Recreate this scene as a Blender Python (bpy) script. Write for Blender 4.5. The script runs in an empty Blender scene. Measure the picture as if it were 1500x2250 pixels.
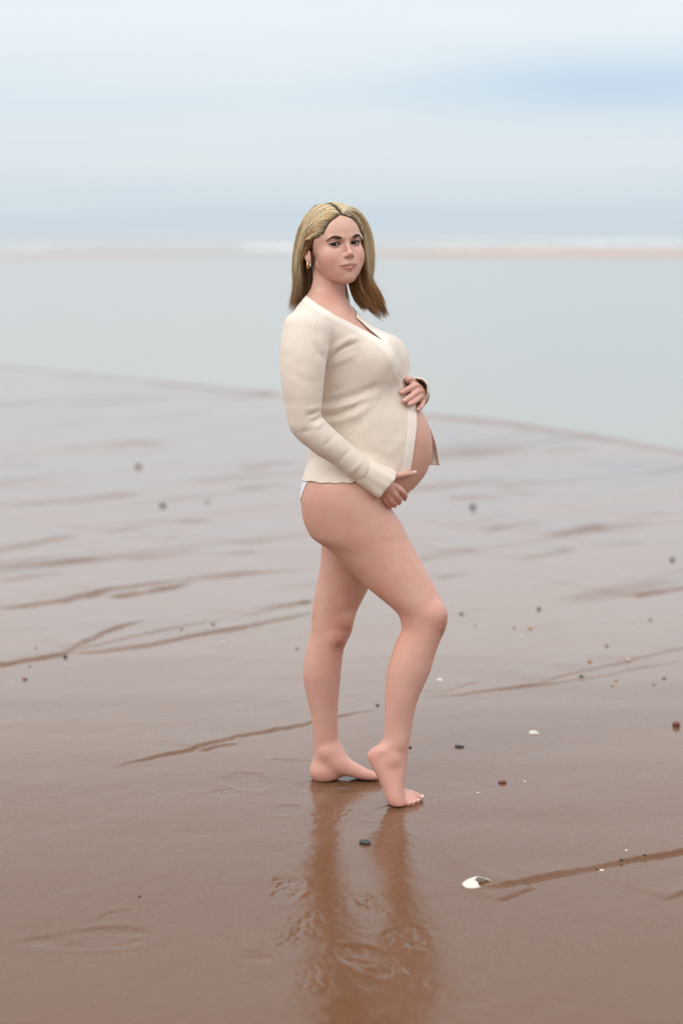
import bpy, bmesh, math, random
import numpy as np
from mathutils import Vector, Matrix
from mathutils.bvhtree import BVHTree

random.seed(7)
RNG = np.random.default_rng(7)
scene = bpy.context.scene
COL = scene.collection

# ------------------------------------------------------------------ camera, sky, sun, exposure
CAM_Z = 1.59
LENS = 70.0
FPX = LENS / 36.0 * 2250.0            # focal length in photo pixels (2250 tall)
PITCH = math.atan((1125.0 - 520.0) / FPX)
CP, SP = math.cos(PITCH), math.sin(PITCH)

cam_data = bpy.data.cameras.new('camera')
cam = bpy.data.objects.new('camera', cam_data)
COL.objects.link(cam)
cam.location = (0, 0, CAM_Z)
cam.rotation_euler = (math.pi / 2 - PITCH, 0, 0)
cam_data.sensor_fit = 'VERTICAL'
cam_data.sensor_height = 36.0
cam_data.sensor_width = 24.0
cam_data.lens = LENS
cam_data.clip_end = 20000
cam_data.clip_start = 0.05
cam_data.dof.use_dof = True
cam_data.dof.focus_distance = 5.55
cam_data.dof.aperture_fstop = 1.75
scene.camera = cam
scene.render.resolution_x, scene.render.resolution_y = 682, 1024

SUN_EL, SUN_ROT = 46.0, 216.0         # degrees; soft light from behind-left of the camera
world = bpy.data.worlds.new('World')
scene.world = world
world.use_nodes = True

def N(nt, typ, **kw):
    n = nt.nodes.new(typ)
    for k, v in kw.items():
        setattr(n, k, v)
    return n

def L(nt, a, b):
    nt.links.new(a, b)

def math_node(nt, op, a, b=None, c=None, clamp=False):
    n = N(nt, 'ShaderNodeMath', operation=op)
    n.use_clamp = clamp
    for i, v in enumerate((a, b, c)):
        if v is None:
            continue
        if hasattr(v, 'is_output'):
            L(nt, v, n.inputs[i])
        else:
            n.inputs[i].default_value = v
    return n.outputs[0]

def ramp(nt, fac, stops, interp='LINEAR'):
    n = N(nt, 'ShaderNodeValToRGB')
    cr = n.color_ramp
    cr.interpolation = interp
    while len(cr.elements) < len(stops):
        cr.elements.new(0.5)
    for e, (p, c) in zip(cr.elements, stops):
        e.position = p
        e.color = tuple(c) + (1,) if len(c) == 3 else c
    L(nt, fac, n.inputs[0])
    return n.outputs[0]

def mix_rgb(nt, fac, a, b, blend='MIX'):
    n = N(nt, 'ShaderNodeMix', data_type='RGBA', blend_type=blend)
    for sock, v in ((n.inputs[0], fac), (n.inputs[6], a), (n.inputs[7], b)):
        if hasattr(v, 'is_output'):
            L(nt, v, sock)
        elif isinstance(v, (int, float)):
            sock.default_value = v
        else:
            sock.default_value = tuple(v) + (1,) if len(v) == 3 else v
    return n.outputs[2]

def build_world():
    nt = world.node_tree
    nt.nodes.clear()
    out = N(nt, 'ShaderNodeOutputWorld')
    bg = N(nt, 'ShaderNodeBackground')
    sky = N(nt, 'ShaderNodeTexSky', sky_type='NISHITA')
    sky.sun_disc = False
    sky.sun_elevation = math.radians(SUN_EL)
    sky.sun_rotation = math.radians(SUN_ROT)
    sky.altitude = 0
    tc = N(nt, 'ShaderNodeTexCoord')
    sep = N(nt, 'ShaderNodeSeparateXYZ')
    L(nt, tc.outputs['Generated'], sep.inputs[0])
    el = math_node(nt, 'ARCSINE', sep.outputs[2])
    az = math_node(nt, 'ARCTAN2', sep.outputs[0], sep.outputs[1])
    # overcast sheet: bluer and thicker low over the sea, whiter above, in long flat bands
    elp = math_node(nt, 'MAXIMUM', el, 0.0)
    comb = N(nt, 'ShaderNodeCombineXYZ')
    L(nt, math_node(nt, 'MULTIPLY', math_node(nt, 'SINE', az), 2.4), comb.inputs[0])
    L(nt, math_node(nt, 'MULTIPLY', math_node(nt, 'COSINE', az), 2.4), comb.inputs[1])
    L(nt, math_node(nt, 'MULTIPLY', math_node(nt, 'POWER', elp, 0.8), 24.0), comb.inputs[2])
    def noise(scale, detail, off, rough=0.5):
        mp = N(nt, 'ShaderNodeMapping')
        mp.inputs['Location'].default_value = off
        L(nt, comb.outputs[0], mp.inputs[0])
        nz = N(nt, 'ShaderNodeTexNoise')
        nz.inputs['Scale'].default_value = scale
        nz.inputs['Detail'].default_value = detail
        nz.inputs['Roughness'].default_value = rough
        L(nt, mp.outputs[0], nz.inputs['Vector'])
        return nz.outputs[0]
    n1 = noise(1.0, 2.0, SKY_OFF)
    n2 = noise(3.0, 4.0, (7.1, 2.0, 1.3), 0.6)
    nn = math_node(nt, 'ADD', math_node(nt, 'MULTIPLY', n1, 0.7), math_node(nt, 'MULTIPLY', n2, 0.3))
    nn = math_node(nt, 'SUBTRACT', nn, 0.5)
    # one bluer break in the sheet, right of the view
    def blob(az0, el0, wa, we):
        da = math_node(nt, 'DIVIDE', math_node(nt, 'SUBTRACT', az, math.radians(az0)), math.radians(wa))
        de = math_node(nt, 'DIVIDE', math_node(nt, 'SUBTRACT', el, math.radians(el0)), math.radians(we))
        q = math_node(nt, 'ADD', math_node(nt, 'MULTIPLY', da, da), math_node(nt, 'MULTIPLY', de, de))
        return math_node(nt, 'EXPONENT', math_node(nt, 'MULTIPLY', q, -1.0))
    br = math_node(nt, 'ADD', math_node(nt, 'MULTIPLY', blob(8.5, 4.3, 6.5, 1.2), .52), math_node(nt, 'MULTIPLY', blob(-8.0, 4.0, 7.0, .8), .15))
    g0 = ramp(nt, math_node(nt, 'MULTIPLY', elp, 4.0), [(0.0, (0.50,) * 3), (0.035, (0.45,) * 3), (0.085, (0.54,) * 3), (0.16, (0.60,) * 3), (0.24, (0.70,) * 3), (0.40, (0.86,) * 3), (1.0, (0.90,) * 3)], 'EASE')
    mm = math_node(nt, 'SUBTRACT', math_node(nt, 'ADD', g0, math_node(nt, 'MULTIPLY', nn, 0.72)), br, clamp=True)
    hz = ramp(nt, mm, [(0.10, (0.49, 0.615, 0.80)), (0.34, (0.60, 0.712, 0.82)), (0.60, (0.715, 0.782, 0.842)), (0.92, (0.815, 0.845, 0.872))])
    # overcast luminance rises towards the zenith
    lum = math_node(nt, 'ADD', 1.0, math_node(nt, 'MULTIPLY', math_node(nt, 'MAXIMUM', sep.outputs[2], 0.0), 1.35))
    vm = N(nt, 'ShaderNodeVectorMath', operation='SCALE')
    L(nt, hz, vm.inputs[0]); L(nt, lum, vm.inputs['Scale'])
    sk = N(nt, 'ShaderNodeVectorMath', operation='SCALE')
    L(nt, sky.outputs[0], sk.inputs[0]); sk.inputs['Scale'].default_value = 0.10
    mx = mix_rgb(nt, 0.88, sk.outputs[0], vm.outputs[0])
    L(nt, mx, bg.inputs[0])
    bg.inputs[1].default_value = 1.0
    L(nt, bg.outputs[0], out.inputs[0])

SKY_OFF = (0.0, 0.0, 0.0)
build_world()

sun_data = bpy.data.lights.new('sun', 'SUN')
sun_data.energy = 0.9
sun_data.angle = math.radians(35)
sun_data.color = (1.0, 0.95, 0.88)
sun = bpy.data.objects.new('sun', sun_data)
COL.objects.link(sun)
_a = math.radians(SUN_ROT); _e = math.radians(SUN_EL)
_sd = Vector((math.sin(_a) * math.cos(_e), math.cos(_a) * math.cos(_e), math.sin(_e)))
sun.rotation_euler = _sd.to_track_quat('Z', 'Y').to_euler()
sun.location = _sd * 30

scene.view_settings.view_transform = 'Standard'
scene.view_settings.look = 'None'
scene.view_settings.exposure = 0.0
scene.view_settings.gamma = 1.0
scene.view_settings.use_curve_mapping = False
scene.render.engine = 'CYCLES'
scene.cycles.use_denoising = True
scene.cycles.max_bounces = 8
scene.cycles.sample_clamp_indirect = 6.0

# ------------------------------------------------------------------ helpers
def wpt(px, py, y):
    """World point that the photo pixel (px, py) shows at depth y."""
    rx = (px - 750.0) / FPX
    rv = (1125.0 - py) / FPX
    dy = CP + rv * SP
    dz = -SP + rv * CP
    t = y / dy
    return np.array([rx * t, y, CAM_Z + dz * t])

def gpt(px, py, z=0.0):
    """Ground point seen at a photo pixel."""
    rx = (px - 750.0) / FPX
    rv = (1125.0 - py) / FPX
    dy = CP + rv * SP
    dz = -SP + rv * CP
    t = (z - CAM_Z) / dz
    return np.array([rx * t, dy * t, z])

def project(P):
    """Photo pixel coordinates of world points."""
    x, y, z = P[:, 0], P[:, 1], P[:, 2] - CAM_Z
    fwd = y * CP - z * SP
    up = y * SP + z * CP
    return 750.0 + FPX * x / fwd, 1125.0 - FPX * up / fwd

def new_obj(name, mesh, mat=None, parent=None):
    o = bpy.data.objects.new(name, mesh)
    COL.objects.link(o)
    if mat is not None:
        mesh.materials.append(mat)
    if parent is not None:
        o.parent = parent
    return o

def mesh_from(name, V, F, smooth=True):
    me = bpy.data.meshes.new(name)
    V = np.asarray(V, dtype=np.float32)
    if isinstance(F, np.ndarray):
        n, k = F.shape
        me.vertices.add(len(V)); me.vertices.foreach_set('co', V.ravel())
        me.loops.add(n * k); me.loops.foreach_set('vertex_index', F.astype(np.int32).ravel())
        me.polygons.add(n)
        me.polygons.foreach_set('loop_start', np.arange(0, n * k, k, dtype=np.int32))
        me.polygons.foreach_set('loop_total', np.full(n, k, dtype=np.int32))
        me.update(calc_edges=True)
        me.validate()
    else:
        me.from_pydata([tuple(v) for v in V], [], F)
    if smooth:
        me.polygons.foreach_set('use_smooth', np.ones(len(me.polygons), dtype=bool))
    return me

def add_color(me, name, C):
    at = me.color_attributes.new(name, 'FLOAT_COLOR', 'POINT')
    A = np.ones((len(me.vertices), 4), dtype=np.float32)
    A[:, :3] = C
    at.data.foreach_set('color', A.ravel())

def add_float(me, name, C):
    at = me.attributes.new(name, 'FLOAT', 'POINT')
    at.data.foreach_set('value', np.asarray(C, dtype=np.float32))

def tag(o, label=None, cat=None, group=None, kind=None):
    if label: o['label'] = label
    if cat: o['category'] = cat
    if group: o['group'] = group
    if kind: o['kind'] = kind
    return o

def empty(name, loc):
    o = bpy.data.objects.new(name, None)
    COL.objects.link(o)
    o.location = loc
    o.empty_display_size = 0.1
    return o

# ---- signed distance grids
class Grid:
    def __init__(s, lo, hi, h, pad=.035):
        s.h = h; s.pad = pad
        s.ax = [np.arange(lo[i], hi[i] + h, h, dtype=np.float32) for i in range(3)]
        s.F = np.full([len(a) for a in s.ax], 1.0, dtype=np.float32)
    def box(s, lo, hi):
        sl, co = [], []
        for i in range(3):
            a = int(np.searchsorted(s.ax[i], lo[i])); b = int(np.searchsorted(s.ax[i], hi[i]))
            if b <= a:
                return None, None
            sl.append(slice(a, b)); c = s.ax[i][a:b]
            co.append(c.reshape([-1 if j == i else 1 for j in range(3)]))
        return tuple(sl), co
    def join(s, lo, hi, fn, k=0.0, sub=False):
        pad = max(k + 3 * s.h + 0.004, s.pad)
        sl, co = s.box(np.asarray(lo) - pad, np.asarray(hi) + pad)
        if sl is None:
            return
        d = fn(*co).astype(np.float32)
        A = s.F[sl]
        if sub:                                  # smooth subtraction: max(A, -d)
            d = -d
            if k > 0:
                h = np.maximum(k - np.abs(A - d), 0) / k
                s.F[sl] = np.maximum(A, d) + h * h * k * 0.25
            else:
                s.F[sl] = np.maximum(A, d)
        else:
            if k > 0:
                h = np.maximum(k - np.abs(A - d), 0) / k
                s.F[sl] = np.minimum(A, d) - h * h * k * 0.25
            else:
                s.F[sl] = np.minimum(A, d)
    def cone(s, a, b, ra, rb, k=0.0, sub=False, infl=0.0, padx=0.0):
        a = np.asarray(a, float); b = np.asarray(b, float); ra += infl; rb += infl
        r = max(ra, rb)
        ab = b - a; l2 = float(ab @ ab) + 1e-12
        def fn(x, y, z):
            px, py, pz = x - a[0], y - a[1], z - a[2]
            t = np.clip((px * ab[0] + py * ab[1] + pz * ab[2]) / l2, 0, 1)
            return np.sqrt((px - t * ab[0]) ** 2 + (py - t * ab[1]) ** 2 + (pz - t * ab[2]) ** 2) - (ra + (rb - ra) * t)
        s.join(np.minimum(a, b) - r - padx, np.maximum(a, b) + r + padx, fn, k, sub)
    def chain(s, pts, rads, k=0.0, infl=0.0, sub=False, dense=True):
        """smooth tapered limb through the points, joined with blend k"""
        pts = np.asarray(pts, float); rads = np.asarray(rads, float) + infl
        if dense and len(pts) > 2:
            q = catmull(np.column_stack([pts, rads]), (len(pts) - 1) * 5 + 1)
            pts, rads = q[:, :3], q[:, 3]
        r = rads.max()
        lo, hi = pts.min(0) - r, pts.max(0) + r
        pad = max(k + 3 * s.h + 0.004, s.pad)
        sl, co = s.box(lo - pad, hi + pad)
        if sl is None:
            return
        t = Grid.__new__(Grid)
        t.h = s.h; t.pad = s.pad; t.ax = [s.ax[i][sl[i]] for i in range(3)]
        t.F = np.full([len(a) for a in t.ax], 1.0, dtype=np.float32)
        for i in range(len(pts) - 1):
            rr = max(rads[i], rads[i + 1])
            l2, h2 = np.minimum(pts[i], pts[i + 1]) - rr - pad, np.maximum(pts[i], pts[i + 1]) + rr + pad
            t.cone(pts[i], pts[i + 1], rads[i], rads[i + 1], 0.0, padx=pad)
        s.join(lo, hi, lambda x, y, z: t.F, k, sub)
    def ell(s, c, r, R=None, k=0.0, sub=False, infl=0.0):
        """ellipsoid; R is a 3x3 whose columns are its axes in world"""
        c = np.asarray(c, float); r = np.asarray(r, float) + infl
        if R is None:
            R = np.eye(3)
        ext = np.sqrt(((R * r[None, :]) ** 2).sum(1))
        def fn(x, y, z):
            px, py, pz = x - c[0], y - c[1], z - c[2]
            q = [px * R[0, j] + py * R[1, j] + pz * R[2, j] for j in range(3)]
            k0 = np.sqrt(sum((q[j] / r[j]) ** 2 for j in range(3)))
            k1 = np.sqrt(sum((q[j] / r[j] ** 2) ** 2 for j in range(3))) + 1e-6
            return k0 * (k0 - 1) / k1
        s.join(c - ext, c + ext, fn, k, sub)
    def loft(s, T, k=0.0, infl=0.0):
        """T: dict of z (ascending), cx, cy, a, b arrays: stacked ellipses"""
        z = T['z']
        lo = (float((T['cx'] - T['a']).min()) - infl, float((T['cy'] - T['b']).min()) - infl, float(z[0]))
        hi = (float((T['cx'] + T['a']).max()) + infl, float((T['cy'] + T['b']).max()) + infl, float(z[-1]))
        def fn(x, y, zz):
            g = lambda n: np.interp(zz.ravel(), z, T[n]).reshape(zz.shape).astype(np.float32)
            cx, cy, a, b = g('cx'), g('cy'), g('a') + infl, g('b') + infl
            u, v = (x - cx), (y - cy)
            k0 = np.sqrt((u / a) ** 2 + (v / b) ** 2)
            k1 = np.sqrt((u / a ** 2) ** 2 + (v / b ** 2) ** 2) + 1e-6
            d = k0 * (k0 - 1) / k1
            d = np.maximum(d, np.maximum(zz - z[-1], z[0] - zz))
            return d * T.get('q', 1.0)
        s.join(lo, hi, fn, k)
    def mesh(s, smooth=1):
        return surface_nets(s.F, s.ax, smooth)

def surface_nets(F, ax, smooth=1):
    S = F < 0
    nx, ny, nz = F.shape
    cnt = np.zeros((nx - 1, ny - 1, nz - 1), dtype=np.int8)
    for i in (0, 1):
        for j in (0, 1):
            for k in (0, 1):
                cnt += S[i:nx - 1 + i, j:ny - 1 + j, k:nz - 1 + k]
    act = (cnt > 0) & (cnt < 8)
    ci, cj, ck = np.nonzero(act)
    idx = np.full(act.shape, -1, dtype=np.int32)
    idx[ci, cj, ck] = np.arange(len(ci))
    acc = np.zeros((len(ci), 3)); num = np.zeros(len(ci))
    corners = [(i, j, k) for i in (0, 1) for j in (0, 1) for k in (0, 1)]
    vals = {c: F[ci + c[0], cj + c[1], ck + c[2]].astype(np.float64) for c in corners}
    for c in corners:
        for d in range(3):
            if c[d] == 0:
                e = list(c); e[d] = 1; e = tuple(e)
                va, vb = vals[c], vals[e]
                m = (va < 0) != (vb < 0)
                t = np.where(m, va / np.where(m, va - vb, 1), 0)
                p = np.stack([np.full(len(ci), float(c[q])) for q in range(3)], 1)
                p[:, d] = t
                acc[m] += p[m]; num[m] += 1
    loc = acc / num[:, None]
    V = np.empty_like(loc)
    for q, ii in enumerate((ci, cj, ck)):
        a = ax[q].astype(np.float64)
        V[:, q] = a[ii] + loc[:, q] * (a[ii + 1] - a[ii])
    Q = []
    for d in range(3):
        sl0 = [slice(None)] * 3; sl1 = [slice(None)] * 3
        sl0[d] = slice(0, -1); sl1[d] = slice(1, None)
        s0, s1 = S[tuple(sl0)], S[tuple(sl1)]
        ed = s0 != s1
        o1, o2 = [q for q in range(3) if q != d]
        b = [slice(None)] * 3
        b[o1] = slice(1, -1); b[o2] = slice(1, -1)
        ii = np.array(np.nonzero(ed[tuple(b)]))
        ii[o1] += 1; ii[o2] += 1
        flip = s0[tuple(ii)]
        def cell(a1, a2):
            c = ii.copy(); c[o1] -= a1; c[o2] -= a2
            return idx[tuple(c)]
        q = np.stack([cell(1, 1), cell(0, 1), cell(0, 0), cell(1, 0)], 1)
        if d == 1:
            flip = ~flip
        q[~flip] = q[~flip][:, ::-1]
        Q.append(q)
    Q = np.concatenate(Q).astype(np.int64)
    Q = Q[(Q >= 0).all(1)]
    for _ in range(smooth):
        V = laplace(V, Q, 0.5)
    return V, Q

def laplace(V, Q, w):
    n = len(V)
    acc = np.zeros_like(V); num = np.zeros(n)
    k = Q.shape[1]
    for i in range(k):
        a, b = Q[:, i], Q[:, (i + 1) % k]
        for q in range(3):
            acc[:, q] += np.bincount(a, V[b, q], n) + np.bincount(b, V[a, q], n)
        num += np.bincount(a, minlength=n) + np.bincount(b, minlength=n)
    return V + w * (acc / np.maximum(num, 1)[:, None] - V)

def normals(V, Q):
    a = V[Q[:, 2]] - V[Q[:, 0]]; b = V[Q[:, -1]] - V[Q[:, 1]]
    fn = np.cross(a, b)
    n = np.zeros_like(V)
    for i in range(Q.shape[1]):
        for q in range(3):
            n[:, q] += np.bincount(Q[:, i], fn[:, q], len(V))
    return n / (np.linalg.norm(n, axis=1)[:, None] + 1e-12)

def compact(V, F, *attrs):
    used = np.unique(F)
    mp = np.full(len(V), -1, dtype=np.int64); mp[used] = np.arange(len(used))
    return (V[used], mp[F]) + tuple(a[used] for a in attrs)

def clip_mesh(V, F, f, *attrs):
    """keep the part with f < 0, cutting triangles cleanly; F triangles or quads"""
    if F.shape[1] == 4:
        F = np.concatenate([F[:, [0, 1, 2]], F[:, [0, 2, 3]]])
    ins = f < 0
    c = ins[F].sum(1)
    keep = F[c == 3]
    cutf = F[(c == 1) | (c == 2)]
    newV, newA = [V], [[a] for a in attrs]
    nv = len(V); emap = {}
    out = []; eA, eB = [], []
    def ev(a, b):
        nonlocal nv
        key = (a, b) if a < b else (b, a)
        if key not in emap:
            emap[key] = nv; nv += 1
            eA.append(key[0]); eB.append(key[1])
        return emap[key]
    for t in cutf:
        t = [int(q) for q in t]
        i = [bool(ins[q]) for q in t]
        while not (i[0] and not i[2]) if sum(i) == 1 else not (i[0] and i[1]):
            t = t[1:] + t[:1]; i = i[1:] + i[:1]
        if sum(i) == 1:
            out.append((t[0], ev(t[0], t[1]), ev(t[0], t[2])))
        else:
            p, q = ev(t[1], t[2]), ev(t[0], t[2])
            out.append((t[0], t[1], p)); out.append((t[0], p, q))
    if eA:
        a, b = np.array(eA), np.array(eB)
        t = (f[a] / (f[a] - f[b]))[:, None]
        newV.append(V[a] * (1 - t) + V[b] * t)
        for k, at in enumerate(attrs):
            tt = t if at.ndim == 2 else t[:, 0]
            newA[k].append(at[a] * (1 - tt) + at[b] * tt)
    V2 = np.concatenate(newV)
    F2 = np.concatenate([keep, np.array(out, dtype=np.int64).reshape(-1, 3)])
    return compact(V2, F2, *[np.concatenate(q) for q in newA])

def shell(V, F, th, *attrs):
    """give a triangle sheet a thickness inwards"""
    n = normals(V, F)
    V2 = V - n * th
    m = len(V)
    e = np.concatenate([F[:, [0, 1]], F[:, [1, 2]], F[:, [2, 0]]])
    key = np.sort(e, 1)
    u, inv, ct = np.unique(key, axis=0, return_inverse=True, return_counts=True)
    be = e[ct[inv.ravel()] == 1]
    rim = np.concatenate([np.stack([be[:, 1], be[:, 0], be[:, 0] + m], 1), np.stack([be[:, 1], be[:, 0] + m, be[:, 1] + m], 1)])
    return (np.concatenate([V, V2]), np.concatenate([F, F[:, ::-1] + m, rim])) + tuple(np.concatenate([a, a]) for a in attrs)

def catmull(P, n):
    """dense smooth curve through control rows P (m x k)"""
    P = np.asarray(P, float)
    m = len(P)
    Q = np.vstack([2 * P[0] - P[1], P, 2 * P[-1] - P[-2]])
    t = np.linspace(0, m - 1, n)
    i = np.minimum(t.astype(int), m - 2); u = (t - i)[:, None]
    p0, p1, p2, p3 = Q[i], Q[i + 1], Q[i + 2], Q[i + 3]
    return 0.5 * (2 * p1 + (p2 - p0) * u + (2 * p0 - 5 * p1 + 4 * p2 - p3) * u ** 2 + (3 * p1 - p0 - 3 * p2 + p3) * u ** 3)

def tube(path, rad, sides=8, cap=True):
    """swept tube; path m x 3, rad m or m x 2"""
    path = np.asarray(path, float); m = len(path)
    rad = np.asarray(rad, float)
    T = np.gradient(path, axis=0); T /= np.linalg.norm(T, axis=1)[:, None] + 1e-12
    up = np.array([0, 0, 1.0]) if abs(T[0, 2]) < 0.9 else np.array([1.0, 0, 0])
    V = []
    u = np.cross(T[0], up); u /= np.linalg.norm(u)
    for i in range(m):
        u = u - T[i] * (u @ T[i]); u /= np.linalg.norm(u) + 1e-12
        v = np.cross(T[i], u)
        ang = np.arange(sides) * 2 * math.pi / sides
        ru, rv = (rad[i], rad[i]) if rad.ndim == 1 else rad[i]
        V.append(path[i] + np.outer(np.cos(ang) * ru, u) + np.outer(np.sin(ang) * rv, v))
    V = np.concatenate(V)
    F = []
    for i in range(m - 1):
        for j in range(sides):
            a, b = i * sides + j, i * sides + (j + 1) % sides
            F.append((a, b, b + sides, a + sides))
    if cap:
        F.append(tuple(range(sides))[::-1]); F.append(tuple(range((m - 1) * sides, m * sides)))
    return V, F

def vnoise(x, y, seed=0):
    """cheap smooth 2-D value noise in -1..1"""
    r = np.random.default_rng(seed).uniform(-1, 1, (64, 64))
    xi, yi = np.floor(x).astype(int), np.floor(y).astype(int)
    u, v = x - xi, y - yi
    u = u * u * (3 - 2 * u); v = v * v * (3 - 2 * v)
    g = lambda a, b: r[a % 64, b % 64]
    return (g(xi, yi) * (1 - u) + g(xi + 1, yi) * u) * (1 - v) + (g(xi, yi + 1) * (1 - u) + g(xi + 1, yi + 1) * u) * v

def sstep(a, b, x):
    t = np.clip((x - a) / (b - a), 0, 1)
    return t * t * (3 - 2 * t)

# ------------------------------------------------------------------ materials
def principled(name, color=(0.5, 0.5, 0.5), rough=0.5, spec=0.5, metal=0.0):
    m = bpy.data.materials.new(name)
    m.use_nodes = True
    b = m.node_tree.nodes['Principled BSDF']
    b.inputs['Base Color'].default_value = tuple(color) + (1,)
    b.inputs['Roughness'].default_value = rough
    b.inputs['Specular IOR Level'].default_value = spec
    b.inputs['Metallic'].default_value = metal
    return m, m.node_tree, b

def attr(nt, name):
    n = N(nt, 'ShaderNodeAttribute', attribute_name=name)
    return n

def obj_coord(nt):
    return N(nt, 'ShaderNodeTexCoord').outputs['Object']

def noise_node(nt, scale, detail=3.0, rough=0.5, vec=None, dim='3D'):
    n = N(nt, 'ShaderNodeTexNoise', noise_dimensions=dim)
    n.inputs['Scale'].default_value = scale
    n.inputs['Detail'].default_value = detail
    n.inputs['Roughness'].default_value = rough
    if vec is not None:
        L(nt, vec, n.inputs['Vector'])
    return n.outputs[0]

def bump(nt, height, strength, dist, normal=None):
    b = N(nt, 'ShaderNodeBump')
    b.inputs['Strength'].default_value = strength
    b.inputs['Distance'].default_value = dist
    L(nt, height, b.inputs['Height'])
    if normal is not None:
        L(nt, normal, b.inputs['Normal'])
    return b.outputs[0]

# ------------------------------------------------------------------ the person: skeleton tables
YC = 5.60                                   # depth of her mid-plane
PXM = YC / FPX * 1.0                        # metres per photo pixel near that depth (approx.)

def loft_table(rows, n=220):
    """rows: photo row, left x, right x, depth offset, depth half-width -> smooth stack of ellipses"""
    R = catmull(np.array(rows, float), n)
    z, cx, cy, a, b = [], [], [], [], []
    for r, l, rr, dy, bb in R:
        y = YC + dy
        pl, pr = wpt(l, r, y), wpt(rr, r, y)
        z.append(pl[2]); cx.append((pl[0] + pr[0]) / 2); a.append((pr[0] - pl[0]) / 2); cy.append(y); b.append(bb)
    o = np.argsort(z)
    T = {k: np.array(v)[o] for k, v in (('z', z), ('cx', cx), ('cy', cy), ('a', a), ('b', b))}
    T['q'] = 0.9
    return T

NEAR_LEG = loft_table([
    (1000, 712, 790, -.050, .050), (1022, 690, 806, -.060, .080), (1046, 671, 822, -.070, .096), (1064, 665, 836, -.078, .102), (1093, 660.5, 848, -.082, .105), (1117, 662, 860, -.084, .104),
    (1143, 666, 877, -.086, .100), (1167, 676, 890, -.088, .096), (1184, 688, 898, -.089, .092), (1207, 722, 911, -.091, .086),
    (1232, 748, 925, -.094, .081), (1258, 774, 939, -.097, .076), (1292, 808, 957, -.103, .068), (1316, 837, 969, -.108, .063),
    (1338, 863, 979, -.112, .058), (1354, 876, 982.5, -.114, .055), (1376, 881.5, 980, -.116, .052), (1390, 879, 975, -.117, .051),
    (1407, 871, 967, -.118, .051), (1443, 858, 954, -.120, .053), (1472, 850, 946, -.121, .053), (1496, 847, 936, -.122, .050),
    (1529, 845.5, 921, -.124, .045), (1567, 844.5, 910, -.126, .038), (1600, 844, 904.5, -.127, .034), (1622, 842, 901, -.128, .034),
    (1636, 831, 899, -.129, .034), (1646, 815, 897, -.130, .032), (1655, 807.5, 896, -.130, .031), (1664, 806.5, 895, -.131, .031),
    (1683, 815, 892, -.133, .033), (1709, 830, 889, -.136, .036), (1731, 840, 888, -.139, .039), (1749, 845, 890, -.142, .041),
    (1760, 849, 893, -.144, .040), (1766, 856, 892, -.145, .036)], 320)

FAR_LEG = loft_table([
    (1100, 735, 840, .070, .06), (1130, 708, 860, .075, .088), (1165, 704, 858, .080, .090), (1198, 706, 850, .085, .086), (1232, 704, 838, .088, .080), (1258, 700, 826, .090, .075),
    (1280, 696, 816, .092, .071), (1323, 688.5, 794, .096, .063), (1342, 686, 784.5, .098, .059), (1369, 684, 777, .100, .055),
    (1388, 682.5, 772.5, .101, .053), (1404, 678, 765, .102, .052), (1424, 673, 756, .103, .052), (1448, 668.5, 752, .104, .053),
    (1472, 665.5, 749.5, .106, .053), (1491, 666, 748, .107, .051), (1529, 673, 744.5, .110, .044), (1567, 682, 742, .112, .037),
    (1600, 686.5, 742, .114, .033), (1620, 688.5, 743.5, .116, .032), (1645, 689.5, 751, .118, .032), (1660, 688.5, 758, .119, .031),
    (1680, 685.5, 765, .120, .032), (1700, 683.5, 755, .121, .031), (1710, 688, 745, .121, .027)], 260)

TORSO = loft_table([
    (636, 706, 742, .000, .030), (648, 690, 752, .000, .055), (660, 674, 764, .000, .085), (672, 660, 772, .000, .110), (690, 648, 786, .000, .132), (720, 642, 814, .000, .142), (750, 641, 845, .000, .140),
    (780, 642, 862, .000, .136), (805, 645, 872, .000, .132), (840, 653, 888, .000, .130), (870, 661, 906, .000, .131),
    (888, 666, 917, .000, .133), (903, 670, 927, .000, .136), (922, 675, 938, .000, .139), (948, 679, 946.5, .000, .142), (973, 681, 950, .000, .144),
    (1006, 679, 948, .000, .145), (1037, 671, 937.5, .000, .146), (1060, 666, 921, .000, .148), (1075, 664, 906, .000, .148), (1088, 664, 889, .000, .146),
    (1100, 666, 868, .000, .14), (1120, 680, 850, .000, .12), (1150, 710, 838, .000, .08)], 240)

def pm(px):                                  # photo pixels -> metres at her depth
    return px * 5.62 / FPX

def P(px, py, dy=0.0):
    return wpt(px, py, YC + dy)

ARM_N = [(P(673, 730, -.145), pm(50)), (P(667, 777, -.168), pm(49.5)), (P(664.5, 822, -.182), pm(45.5)), (P(665.5, 872, -.190), pm(39.5)),
         (P(668, 914, -.193), pm(35)), (P(675, 934, -.193), pm(34)), (P(708, 966, -.190), pm(31)), (P(745, 993, -.182), pm(28)),
         (P(790, 1029, -.172), pm(26)), (P(838, 1066, -.150), pm(23))]
ARM_F = [(P(742, 722, .15), pm(47)), (P(748, 790, .18), pm(42)), (P(765, 870, .20), pm(36)), (P(800, 905, .20), pm(33)),
         (P(860, 890, .155), pm(29)), (P(915, 873, .075), pm(24)), (P(931, 866, .030), pm(21))]

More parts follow.
